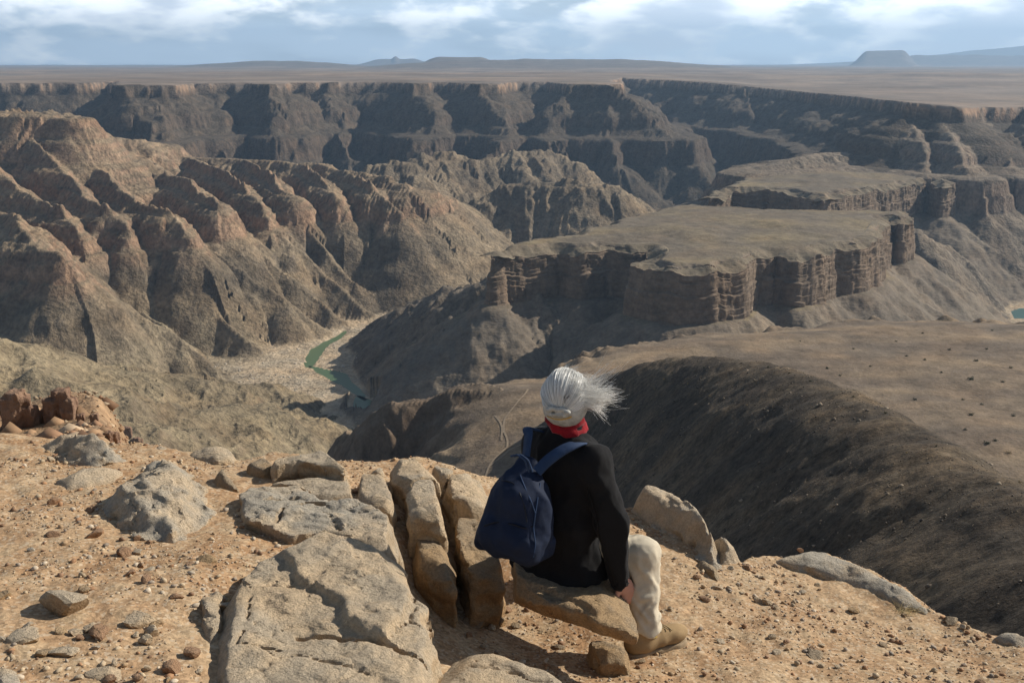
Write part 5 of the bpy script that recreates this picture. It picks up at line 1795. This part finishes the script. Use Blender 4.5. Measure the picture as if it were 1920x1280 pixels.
    for an, kn in ((anR, knR), (anL, knL)):
        ax = (an - kn) / np.linalg.norm(an - kn)
        s, X, Y, Z = F._sub(an - 0.12, an + 0.12)
        d = (X - an[0]) * ax[0] + (Y - an[1]) * ax[1] + (Z - an[2]) * ax[2] - 0.005 - 0.01 * np.sin(X * 60)
        F.f[s] = np.maximum(F.f[s], d)
        F.cap(an - ax * 0.03, an + ax * 0.1, 0.050, 0.056, 0.0, 'sub')
    V, Q = F.mesh()
    tro = part('trousers', V, Q, M_TROU)

    # ---- socks and boots
    for an, kn, so, d in ((anR, knR, soleR, L[:, 1]), (anL, knL, soleL, B[:, 1])):
        ax = (an - kn) / np.linalg.norm(an - kn)
        V, Q = tubes(np.array([[an - ax * 0.05, an - ax * 0.02, an + ax * 0.02]]), np.array([[0.043, 0.044, 0.046]]), 14)
        part('sock', V, Q, M_SOCK)
        g = np.array([an[0], an[1], so]); sd_ = np.cross(d, up)
        LB = np.stack([sd_, d, up], 1)
        F = Field(g - np.array([0.22, 0.22, 0.03]), g + np.array([0.26, 0.26, 0.22]), 0.006)
        F.ell(g + d * 0.125 + up * 0.052, (0.046, 0.072, 0.040), LB, 0.02)
        F.cap(g - d * 0.055 + up * 0.055, g + d * 0.06 + up * 0.058, 0.042, 0.046, 0.02)
        F.cap(g - d * 0.022 + up * 0.06, g + up * 0.118 - d * 0.012, 0.048, 0.046, 0.03)
        F.noise(0.003, 0.05, 81, 2)
        F.cut(g + up * 0.024, (0, 0, -1))
        F.cap(g + up * 0.11 - d * 0.012, g + up * 0.25 - d * 0.012, 0.040, 0.042, 0.0, 'sub')
        V, Q = F.mesh()
        bt = part('boot', V, Q, M_BOOT)
        F = Field(g - np.array([0.22, 0.22, 0.03]), g + np.array([0.26, 0.26, 0.06]), 0.0055)
        F.cap(g - d * 0.055, g + d * 0.04, 0.046, 0.044, 0.0); F.cap(g + d * 0.04, g + d * 0.135, 0.044, 0.053, 0.01); F.cap(g + d * 0.135, g + d * 0.15, 0.052, 0.046, 0.01)
        F.cut(g + up * 0.026, (0, 0, 1)); F.cut(g + up * 0.001, (0, 0, -1))
        F.box(g + d * 0.02 + up * 0.002, (0.08, 0.022, 0.010), LB, 0.003, 0.0, 'sub')
        V, Q = F.mesh()
        part('sole', V, Q, M_SOLE, parent=bt)
        ls = []
        for t in np.linspace(0, 1, 5):
            c = g + d * (0.095 - 0.075 * t) + up * (0.090 + 0.030 * t)
            ls.append([c + sd_ * w * 0.030 + up * (0.006 * (1 - w * w)) + d * 0.01 * w for w in np.linspace(-1, 1, 7)])
        V, Q = tubes(np.array(ls), np.full((5, 7), 0.0028), 5)
        part('lace', V, Q, simple_mat('lace_cord', (0.42, 0.33, 0.2), 0.9), parent=bt)

    # ---- hair: volume, combed strands, wind-blown strands, plaited knot with clip
    F = Field(head - 0.17, head + 0.2, 0.006)
    F.ell(head + H @ np.array([0, -0.016, 0.032]), (0.080, 0.097, 0.098), H, 0.01)
    F.ell(head + H @ np.array([0.0, -0.040, -0.025]), (0.082, 0.072, 0.068), H, 0.04)
    F.ell(head + H @ np.array([0, 0.115, -0.04]), (0.075, 0.075, 0.11), H, 0.02, 'sub')
    F.noise(0.003, 0.035, 91, 2)
    V, Q = F.mesh()
    hair = part('hair', V, Q, M_HAIRD)
    rs = np.random.RandomState(5)
    knot = head + H @ np.array([-0.004, -0.122, -0.012])
    def hsurf(dv, off):
        c = head + H @ np.array([0, -0.016, 0.026]); q = np.array([0.081, 0.098, 0.099])
        dv = dv / np.linalg.norm(dv, axis=-1, keepdims=True)
        s = 1 / np.sqrt(((dv / q) ** 2).sum(-1, keepdims=True))
        low = smooth(0.0, -0.8, dv[..., 2:3])
        return c + (dv * (s * (1 - 0.07 * low) + off)) @ H.T
    S = []
    m = 12
    kd = np.array([-0.03, -0.93, -0.40]); kd /= np.linalg.norm(kd)
    for i in range(1700):
        w = rs.uniform(0, 2 * np.pi)
        tilt = rs.uniform(0.55, 1.0)
        # start on the hair line, end at the knot
        st = np.array([math.cos(w) * 1.0, 0.30 + 0.45 * math.sin(w), math.sin(w) * 0.9 + 0.2])
        if st[2] < -0.75: st[1] = -0.5
        st /= np.linalg.norm(st)
        t = np.linspace(rs.uniform(0, 0.45), 1, m)[:, None]
        om = math.acos(max(-1, min(1, st @ kd)))
        dv = (np.sin((1 - t) * om) * st + np.sin(t * om) * kd) / max(math.sin(om), 0.05)
        dv = dv + rs.normal(0, 0.035, 3) * np.sin(t * np.pi)
        off = 0.002 + 0.006 * rs.rand() + (0.006 * (0.5 + 0.5 * math.sin(w * 7 + 1.3)) + 0.005 * rs.rand()) * np.sin(t * np.pi * rs.uniform(0.9, 1.6))
        S.append(hsurf(dv, off))
    S = np.array(S)
    V, Q = tubes(S, np.full(S.shape[:2], 0.0011))
    def tones(n, per, lo_, hi_):
        c = rs.uniform(lo_, hi_, (n, 1)) * np.array([[1.0, 0.985, 0.93]])
        return np.repeat(c, per, axis=0).astype(np.float32)
    part('combed_strands', V, Q, M_HAIR, parent=hair, cols=tones(len(S), S.shape[1] * 3, 0.50, 0.95))
    S = []
    m = 15
    wind = np.array([0.96, 0.12, 0.05])
    locks = []
    for i in range(60):
        dv = np.array([rs.uniform(-0.6, 1.0), rs.uniform(-0.75, 0.35), rs.uniform(-0.35, 1.0)])
        if dv[2] < 0.25 and dv[0] < 0.5: dv[0] = rs.uniform(0.6, 1)
        dv /= np.linalg.norm(dv)
        right_side = smooth(-0.4, 0.7, np.array(dv[0]))
        locks.append((dv, rs.normal(0, 1, 3) * np.array([0.3, 0.5, 0.55]), float(0.35 + 0.75 * right_side) * rs.uniform(0.7, 1.15), rs.uniform(0, 6.28), rs.uniform(3.5, 7)))
    t = np.linspace(0, 1, m)[:, None]
    def lock_path(dv, curl, lf, ph, fr):
        p = hsurf(dv, 0.001); nrm_ = H @ dv
        tang = wind - (wind @ nrm_) * nrm_
        ln = 0.128 * lf
        q = p + (tang * 0.85 + nrm_ * 0.34) * ln * t * (1 - 0.45 * t) + wind * ln * 0.6 * t ** 2 + curl * ln * 0.45 * t ** 2
        return q + (np.sin(t * fr + ph) - math.sin(ph)) * np.array([0.15, 0.45, 0.85]) * 0.013 * lf * t
    for i in range(1250):
        dv, curl, lf, ph, fr = locks[rs.randint(len(locks))]
        if rs.rand() < 0.3:
            curl = curl + rs.normal(0, 0.5, 3); lf = lf * rs.uniform(0.6, 1.1); ph = rs.uniform(0, 6.28)
        base_ = lock_path(dv, curl, lf * rs.uniform(0.55, 1.0), ph, fr)
        d1 = dv + rs.normal(0, 0.16, 3); d1 /= np.linalg.norm(d1)
        off = hsurf(d1, 0.001) - hsurf(dv, 0.001)
        S.append(base_ + off * (1 - 0.5 * t) + rs.normal(0, 0.0022, 3) * t)
    S = np.array(S)
    V, Q = tubes(S, np.linspace(0.00050, 0.00024, m)[None].repeat(len(S), 0))
    part('windblown_strands', V, Q, M_HAIR, 'white strands blown out to the right by the wind', parent=hair, cols=tones(len(S), S.shape[1] * 3, 0.7, 0.92))
    F = Field(knot - 0.08, knot + 0.08, 0.004)
    for k, (a, b, r) in enumerate(((-0.040, 0.012, 0.012), (-0.024, 0.020, 0.012), (-0.006, 0.014, 0.013), (0.012, 0.018, 0.012), (0.030, 0.008, 0.013), (-0.030, -0.006, 0.011), (0.0, -0.004, 0.014), (0.022, -0.006, 0.011))):
        F.ell(knot + H[:, 0] * a + up * b - H[:, 1] * 0.006, (r * 1.25, r * 0.9, r * 0.85), H, 0.003, m=0.02)
    V, Q = F.mesh()
    part('plait', V, Q, M_HAIRD, parent=hair)
    cl = np.array([[knot + H[:, 0] * u * 0.048 - up * (0.020 - 0.010 * u * u * (1 if u > 0 else 0.4)) - H[:, 1] * (0.016 - 0.016 * u * u) for u in np.linspace(-1, 1, 13)]])
    V, Q = tubes(cl, np.linspace(0.0022, 0.0036, 13)[None], 6)
    part('hair_clip', V, Q, M_CLIP, 'golden curved hair clip below the plait', parent=hair)

    # ---- backpack: a thing of its own
    bc = at_y(975, 952, 3.50)
    top = at_y(988, 868, 3.56)
    bot = at_y(965, 1000, 3.49)
    bb = basis(TH - 0.12, 0.10)
    F = Field(np.minimum(bot, top) - 0.26, np.maximum(bot, top) + 0.24, 0.006)
    F.ell(bot + up * 0.02, (0.148, 0.098, 0.105), bb, 0.02)
    F.ell(bc, (0.135, 0.095, 0.13), bb, 0.06)
    F.cap(bc + up * 0.05, top - up * 0.02, 0.088, 0.050, 0.06)
    F.box(bot - up * 0.030, (0.145, 0.085, 0.050), bb, 0.035, 0.04)
    F.ell(bot - bb[:, 1] * 0.070 + up * 0.012, (0.120, 0.055, 0.085), bb, 0.015)
    F.noise(0.008, 0.11, 95, 2, (1, 1, 0.6))
    F.noise(0.009, 0.12, 96, 1, (1.1, 1.1, 0.7), True)
    F.noise(0.0035, 0.04, 97, 2)
    # crease under the flap
    V, Q = F.mesh()
    bp_root = bot.copy(); bp_root[2] -= 0.09
    pack = mesh_obj('backpack', V - bp_root, Q, M_NAVY)
    pack.location = bp_root
    tag(pack, "navy blue canvas backpack on the seated person's back", 'backpack')

    def ppart(name, V, Q, mat, parent=pack):
        return mesh_obj(name, np.asarray(V) - bp_root, Q, mat, parent=parent)
    # piped seams from the top down the right hand side, seen as lighter lines
    def on_pack(px, py, y0=3.2):
        """point of the pack surface under a pixel"""
        d = ray(px, py); d = d / np.linalg.norm(d)
        t = np.linspace(3.2, 4.2, 500)
        q = d[None] * t[:, None]
        ii = np.clip(((q - F.lo) / F.h).round().astype(int), 0, np.array(F.f.shape) - 1)
        v = F.f[ii[:, 0], ii[:, 1], ii[:, 2]]
        k = np.nonzero(v < 0.002)[0]
        return q[k[0]] if len(k) else None
    for line in ([(975, 890), (985, 915), (996, 940), (1004, 962)], [(1014, 878), (1013, 905), (1008, 935), (1004, 962)], [(925, 890), (912, 930), (905, 965), (915, 1000)], [(1004, 962), (1000, 990), (1004, 1020), (1000, 1044)]):
        P = np.array([q_ for q_ in (on_pack(*p) for p in line) if q_ is not None])
        if len(P) < 3:
            continue
        u = np.linspace(0, len(P) - 1, 14); P = np.stack([np.interp(u, np.arange(len(P)), P[:, i]) for i in range(3)], 1)
        V, Q = tubes(P[None], np.full((1, 14), 0.0026), 6)
        ppart('piping', V, Q, M_STRAP)
    M_ZIP = simple_mat('dark_zip', (0.004, 0.006, 0.012), 0.5, 900, 0.2, 0.0005)
    for nm_, line, rad_ in (('zip', [(930, 905), (945, 900), (962, 905), (975, 925), (984, 950), (988, 978)], 0.0030), ('pocket_seam', [(908, 985), (930, 978), (960, 982), (985, 990), (1002, 985)], 0.0036), ('pocket_seam', [(1012, 960), (1030, 985), (1040, 1000)], 0.003)):
        P = np.array([q_ for q_ in (on_pack(*p) for p in line) if q_ is not None])
        if len(P) < 3:
            continue
        u = np.linspace(0, len(P) - 1, 18); P = np.stack([np.interp(u, np.arange(len(P)), P[:, i]) for i in range(3)], 1)
        V, Q = tubes(P[None], np.full((1, 18), rad_), 6)
        ppart(nm_, V, Q, M_ZIP)
    # grab handle of two cords
    for dx in (0, 6):
        P = np.array([at_y(958 + dx, 855, 3.46), at_y(970 + dx, 852, 3.44), at_y(984 + dx, 862, 3.43), at_y(992 + dx, 884, 3.44)])
        u = np.linspace(0, 3, 14); P = np.stack([np.interp(u, np.arange(4), P[:, i]) for i in range(3)], 1)
        V, Q = tubes(P[None], np.full((1, 14), 0.0042), 6)
        ppart('handle', V, Q, M_STRAP)
    # straps
    pr = [at_y(1006, 884, 3.50), at_y(1028, 862, 3.515), at_y(1055, 843, 3.53), at_y(1082, 832, 3.56), at_y(1102, 833, 3.64), shR * 0.55 + neck * 0.45 + fwd * 0.12 - up * 0.06]
    V, Q = ribbon(pr, [-fwd, -fwd, -fwd * 0.9 + up * 0.4, -fwd * 0.6 + up * 0.8, up + fwd * 0.2, fwd + up * 0.3], 0.046, 0.008)
    ppart('strap', V, Q, M_STRAP)
    pl_ = [at_y(985, 866, 3.57), at_y(988, 838, 3.60), at_y(991, 815, 3.63), at_y(995, 803, 3.68), shL * 0.5 + neck * 0.5 + fwd * 0.1 - up * 0.04]
    V, Q = ribbon(pl_, [-fwd, -fwd, -fwd * 0.8 + up * 0.4, -fwd * 0.3 + up, fwd + up * 0.4], 0.040, 0.008)
    ppart('strap', V, Q, M_STRAP)


add_person()

# ------------------------------------------------------------------ smaller things of the land
def land_at(px, py, r0=8.0, r1=6000.0):
    """first point of the land on a view ray"""
    d = ray(px, py)
    t = np.geomspace(r0, r1, 1400)
    q = d[None] * t[:, None]
    z, _ = terrain(q[:, 0], q[:, 1])
    k = np.nonzero(q[:, 2] < z)[0]
    k = k[0] if len(k) else -1
    p = q[k].copy(); p[2] = z[k]
    return p


def crag(name, label, px, py, wpx, hpx, seed, lean=0.0, cols=3):
    """a weathered red outcrop split into upright blocks, standing on the slope below the rim"""
    p = land_at(px, py + hpx * 0.45)
    s = np.linalg.norm(p)
    w, hh = wpx / FPX * s * 0.43, hpx / FPX * s * 0.9
    h = max(w, hh) / 22
    lo = p + np.array([-w * 1.4, -w * 1.2, -hh * 0.35]); hi = p + np.array([w * 1.4, w * 1.2, hh * 1.25])
    F = Field(lo, hi, h)
    rs = np.random.RandomState(seed)
    for i in range(cols):
        f = (i + 0.5) / cols * 2 - 1
        c = p + np.array([f * w * 0.62, rs.uniform(-0.3, 0.3) * w, 0])
        top = hh * (1 - 0.45 * abs(f + lean) ** 1.5) * rs.uniform(0.85, 1.0)
        r = w * 0.62 / math.sqrt(cols) * 1.25
        F.box(c + np.array([0, 0, top * 0.40]), (r, r * rs.uniform(0.8, 1.2), top * 0.60), basis(rs.uniform(-0.5, 0.5), rs.uniform(-0.1, 0.1)), r * 0.25, r * 0.12, m=r)
    X, Y, Z = np.meshgrid(*F.ax, indexing='ij')
    F.f += (fbm3(X / (w * 0.5), Y / (w * 0.5), Z / (w * 0.9), 3, seed) * w * 0.10 + (0.3 - np.abs(fbm3(X / (w * 0.35), Y / (w * 0.35), Z / (w * 0.8), 2, seed + 7))) * w * 0.14)
    V, Q = F.mesh()
    o = mesh_obj(name, V - p, Q, M_CRAG)
    o.data.set_sharp_from_angle(angle=math.radians(42))
    o.location = p
    tag(o, label, 'rock', 'red outcrops below the rim')


def mat_crag():
    m, N, bs = new_mat('red_weathered_rock')
    geo = N.n('ShaderNodeNewGeometry'); p = geo.outputs['Position']
    a = N.noise(p, 1.6, 5, 0.6); b = N.noise(p, 9.0, 5, 0.65)
    col = N.mix(N.ramp(a, 0.35, 0.65), (0.185, 0.102, 0.062), (0.26, 0.160, 0.100))
    col = N.mix(N.ramp(b, 0.55, 0.75), col, (0.13, 0.075, 0.05))
    N.link(N.scalecol(col, N.ramp(b, 0.3, 0.7, 0.8, 1.2)), bs.inputs['Base Color'])
    bs.inputs['Roughness'].default_value = 0.92
    N.link(N.bump(b, 1.0, 0.06, N.bump(a, 1.0, 0.15)), bs.inputs['Normal'])
    return m


M_CRAG = mat_crag()
for i, c in enumerate(((118, 757, 70, 66, 'dark red rock tower standing on the slope at left', 4),
                       (36, 772, 84, 70, 'broad broken red outcrop at the left edge of the slope', 5),
                       (-30, 765, 70, 80, 'red outcrop cut off by the left edge of the picture', 4),
                       (92, 775, 30, 26, 'small reddish block leaning at the foot of the red tower', 2),
                       (153, 783, 16, 20, 'small upright red rock right beside the red tower', 2),
                       (178, 782, 18, 22, 'dark red rock standing alone right of the tower', 2),
                       (208, 818, 34, 26, 'jagged red rock just beyond the rounded outcrop', 3),
                       (240, 812, 22, 22, 'small jagged red rock farthest right on the slope', 2),
                       (258, 828, 26, 16, 'low red rock at the lip right of the rounded outcrop', 3))):
    crag('red_outcrop', c[4], c[0], c[1], c[2], c[3], 700 + i * 13, cols=c[5])


def shrub_mesh(seed, dry):
    rs = np.random.RandomState(seed)
    V, F = [], []
    for k in range(9):          # stems
        d = rs.normal(size=3); d[2] = abs(d[2]) + 0.4; d /= np.linalg.norm(d)
        a = np.zeros(3); b = d * 0.45
        s = np.cross(d, [0.3, 0.9, 0.1]); s /= np.linalg.norm(s)
        i = len(V); V += [a - s * 0.02, a + s * 0.02, b + s * 0.008, b - s * 0.008]; F.append([i, i + 1, i + 2, i + 3])
    for k in range(150):        # leaves and twigs through the crown
        d = rs.normal(size=3); d /= np.linalg.norm(d); d[2] = abs(d[2]) * 0.9
        r = rs.uniform(0.25, 1.0) ** 0.6 * (0.75 + 0.25 * math.sin(d[0] * 5 + seed))
        c = d * r * np.array([0.55, 0.55, 0.62]) + np.array([0, 0, 0.06])
        u = rs.normal(size=3); u /= np.linalg.norm(u); v = np.cross(u, d); v /= np.linalg.norm(v) + 1e-6
        L_ = 0.10 if not dry else 0.16; W_ = 0.05 if not dry else 0.02
        i = len(V); V += [c - u * L_ * 0.5, c + v * W_, c + u * L_ * 0.5, c - v * W_]; F.append([i, i + 1, i + 2, i + 3])
    return np.array(V), F


M_SHRUB = simple_mat('shrub_leaves', (0.055, 0.060, 0.028), 0.9, 3.0, 0.3, 0.01)
M_TUFT = simple_mat('dry_tuft', (0.30, 0.225, 0.115), 0.9, 3.0, 0.3, 0.01)
SHRUBS = [(1551, 691, 9), (1632, 687, 7), (1780, 657, 8), (1805, 750, 8), (1715, 750, 10), (1821, 779, 12), (1810, 806, 9), (1850, 832, 14), (1866, 827, 10), (1821, 712, 14), (1734, 675, 8), (1830, 677, 10),
          (1575, 705, 7), (1700, 668, 7), (1440, 690, 7), (1390, 682, 6), (1480, 700, 7), (1520, 716, 8), (1600, 745, 7), (1660, 775, 9), (1755, 838, 9), (1880, 716, 9), (1895, 690, 8), (1850, 655, 7), (1765, 700, 7), (1680, 640, 6), (1600, 655, 6), (1500, 640, 5), (1730, 625, 6), (1860, 620, 6), (1320, 690, 6), (1260, 700, 6), (1900, 780, 9), (1840, 760, 8)]
TUFTS = [(1140, 763, 11), (1227, 731, 8), (1245, 713, 8), (1172, 730, 8), (1170, 738, 7), (1330, 742, 6), (1400, 760, 6), (1290, 720, 6), (1890, 850, 14), (1912, 905, 12), (1780, 880, 9), (1700, 850, 8)]


def add_shrubs():
    for spots, mat, nm, label, grp, dry in ((SHRUBS, M_SHRUB, 'desert_shrub', 'small dark desert shrub on the terrace or the gravel hill at right', 'dark shrubs on terrace and hill', False),
                                            (TUFTS, M_TUFT, 'dry_tuft', 'small pale dry tuft on the dark side of the gravel hill', 'dry tufts on the gravel hill', True)):
        lib = []
        for i, (px, py, w) in enumerate(spots):
            p = land_at(px, py, 60)
            s = np.linalg.norm(p) * w / FPX
            if i < 4:
                V, F = shrub_mesh(800 + i + 10 * dry, dry)
                o = mesh_obj(nm, V, F, mat, smooth_shade=False); lib.append(o.data)
            else:
                o = bpy.data.objects.new(nm, lib[i % 4]); COL.objects.link(o)
            o.location = (p[0], p[1], p[2] - 0.05 * s)
            o.scale = (s, s, s * 0.85); o.rotation_euler = (0, 0, i * 1.7)
            if not dry:
                on_hill = terrain(p[None, 0], p[None, 1])[1][0] == 12
                label = 'small dark shrub on the ' + ('lit back of the gravel hill' if on_hill else 'flat brown terrace')
                grp = 'shrubs on the ' + ('gravel hill' if on_hill else 'terrace')
            tag(o, label, 'shrub', grp)


add_shrubs()


def scatter(name, label, cat, P, size, tint, seed, mat):
    rs = np.random.RandomState(seed)
    n = len(P)
    V0 = np.array([(1, 0, 0), (0, 1, 0), (-1, 0, 0), (0, -1, 0), (0, 0, 1), (0.2, 0.1, -1)], float)
    F0 = np.array([(0, 1, 4), (1, 2, 4), (2, 3, 4), (3, 0, 4), (1, 0, 5), (2, 1, 5), (3, 2, 5), (0, 3, 5)])
    V = V0[None] * (1 + rs.uniform(-0.35, 0.35, (n, 6, 1)))
    a = rs.uniform(0, 6.28, n); c, s = np.cos(a)[:, None], np.sin(a)[:, None]
    x = V[..., 0] * c - V[..., 1] * s; y = V[..., 0] * s + V[..., 1] * c
    V = np.stack([x * size[:, None], y * size[:, None] * 0.8, V[..., 2] * size[:, None] * 0.7], -1) + P[:, None, :]
    F = F0[None] + (np.arange(n) * 6)[:, None, None]
    C = np.repeat(tint[rs.randint(0, len(tint), n)] * rs.uniform(0.7, 1.2, (n, 1)), 6, axis=0)
    o = mesh_obj(name, V.reshape(-1, 3), F.reshape(-1, 3), mat, smooth_shade=False, cols=C)
    tag(o, label, cat, kind='stuff')


def tint_mat(name):
    m, N, bs = new_mat(name)
    vc = N.n('ShaderNodeVertexColor', layer_name="tint")
    p = N.n('ShaderNodeNewGeometry').outputs['Position']
    N.link(N.scalecol(vc.outputs[0], N.ramp(N.noise(p, 2.0, 3), 0.3, 0.7, 0.8, 1.2)), bs.inputs['Base Color'])
    bs.inputs['Roughness'].default_value = 0.92
    return m


def add_scatter():
    rs = np.random.RandomState(21)
    m = tint_mat('loose_rubble')
    # rubble on the gravel hill
    n = 60000
    r = np.sqrt(rs.uniform(110 ** 2, 520 ** 2, n)); a = np.radians(rs.uniform(0, 33, n))
    x, y = r * np.sin(a), r * np.cos(a)
    z, reg = terrain(x, y)
    cl = fbm2(x / 25, y / 25, 3, 501)
    ok = (reg == 12) & (cl + rs.uniform(-0.8, 0.8, n) > 0.1)
    P = np.stack([x, y, z], -1)[ok][:13000]
    size = (0.12 + 0.13 * rs.pareto(3.0, len(P))).clip(0, 0.8)
    scatter('hill_rubble', 'loose dark stones covering the gravel hill', 'rubble', P, size, np.array([(0.085, 0.068, 0.052), (0.14, 0.108, 0.075), (0.26, 0.205, 0.145), (0.05, 0.042, 0.034)]), 5, m)
    # red scree below the rim at left
    n = 6000
    r = rs.uniform(6.5, 48, n); a = np.radians(rs.uniform(-34, -14, n))
    x, y = r * np.sin(a), r * np.cos(a)
    z, reg = terrain(x, y)
    P = np.stack([x, y, z], -1)[reg == 13]
    size = (0.03 + 0.04 * rs.pareto(2.5, len(P))).clip(0, 0.35)
    scatter('scree', 'loose reddish scree on the slope below the rim', 'scree', P, size, np.array([(0.36, 0.22, 0.12), (0.28, 0.16, 0.09), (0.42, 0.31, 0.2)]), 6, m)
    # pale boulders along the river
    n = 26000
    c = np.array([tuple(p) for P_ in (RIVER_LINE, RIVER_LINE2) for p in P_])
    x = np.concatenate([rs.uniform(-520, -100, n), rs.uniform(800, 1300, n // 3)]); y = np.concatenate([rs.uniform(1250, 2150, n), rs.uniform(1850, 2500, n // 3)])
    z, reg = terrain(x, y)
    d1, _, _, _ = seg_dist(x.astype(F32), y.astype(F32), RIVER_LINE); d2, _, _, _ = seg_dist(x.astype(F32), y.astype(F32), RIVER_LINE2)
    d = np.minimum(d1, d2)
    cl = fbm2(x / 50, y / 50, 3, 511)
    ok = (z < -488) & (z > -500.4) & (d < 170) & (cl + rs.uniform(-0.7, 0.7, len(x)) > 0.05)
    P = np.stack([x, y, z], -1)[ok][:6000]
    size = (0.4 + 0.5 * rs.pareto(3.0, len(P))).clip(0, 3.2)
    scatter('river_boulders', 'pale boulders strewn along the river bed', 'boulders', P, size, np.array([(0.46, 0.41, 0.34), (0.38, 0.33, 0.26), (0.29, 0.25, 0.195)]), 7, m)


add_scatter()


def add_tracks():
    m = simple_mat('track_dust', (0.27, 0.205, 0.14), 0.95, 0.5, 0.2, 0.02)
    for i, line in enumerate(([(893, 884), (905, 862), (925, 842), (948, 820), (944, 792), (952, 768), (972, 738), (992, 722)], [(915, 846), (950, 826), (990, 818), (1010, 812)], [(928, 760), (938, 788), (946, 806)])):
        P = np.array([at_z(px, py, -200.0)[:2] for px, py in line])
        u = np.linspace(0, len(P) - 1, 90)
        x = np.interp(u, np.arange(len(P)), P[:, 0]) + 1.5 * np.sin(u * 2.3); y = np.interp(u, np.arange(len(P)), P[:, 1])
        t = np.stack([np.gradient(x), np.gradient(y)], 1); t /= np.linalg.norm(t, axis=1)[:, None]
        w = 0.6
        rows = []
        for k in (-1, 0, 1):
            xx = x - t[:, 1] * w * k; yy = y + t[:, 0] * w * k
            z, _ = terrain(xx, yy)
            rows.append(np.stack([xx, yy, z + 0.25], 1))
        V = np.stack(rows, 1).reshape(-1, 3)
        idx = np.arange(270).reshape(90, 3)
        Q = np.concatenate([np.stack([idx[:-1, k], idx[:-1, k + 1], idx[1:, k + 1], idx[1:, k]], -1) for k in (0, 1)])
        o = mesh_obj('track', V, Q, m)
        tag(o, ('long winding pale track across the terrace', 'short pale side track branching right on the terrace', 'faint pale footpath joining the winding track')[i], 'track', kind='structure')


add_tracks()


def add_grass():
    rs = np.random.RandomState(9)
    m = simple_mat('dry_grass', (0.55, 0.44, 0.24), 0.8, 80, 0.2, 0.0005)
    for px, py, n, sz, label in ((1698, 1150, 70, 0.075, 'clump of dry straw coloured grass near the right rim'), (430, 1130, 18, 0.07, 'few dead twigs wedged beside the largest slab'), (1640, 1070, 14, 0.05, 'thin wisp of dry grass on the right rim slab')):
        p = ground_at(px, py)
        p[2] = gz(p[0], p[1])
        S = []
        for k in range(n):
            b = p + np.array([rs.normal(0, 0.025), rs.normal(0, 0.02), 0])
            d = np.array([rs.normal(0, 0.7), rs.normal(0, 0.6), rs.uniform(0.3, 1.0)]); d /= np.linalg.norm(d)
            l = sz * rs.uniform(0.5, 1.2)
            t = np.linspace(0, 1, 6)[:, None]
            S.append(b + d * l * t + np.array([0, 0, -0.35]) * l * t ** 2)
        S = np.array(S)
        V, Q = tubes(S, np.linspace(0.0012, 0.0005, 6)[None].repeat(n, 0))
        o = mesh_obj('dry_grass', V - p, Q, m); o.location = p
        tag(o, label, 'dry grass')


add_grass()
HAZE_LATER()
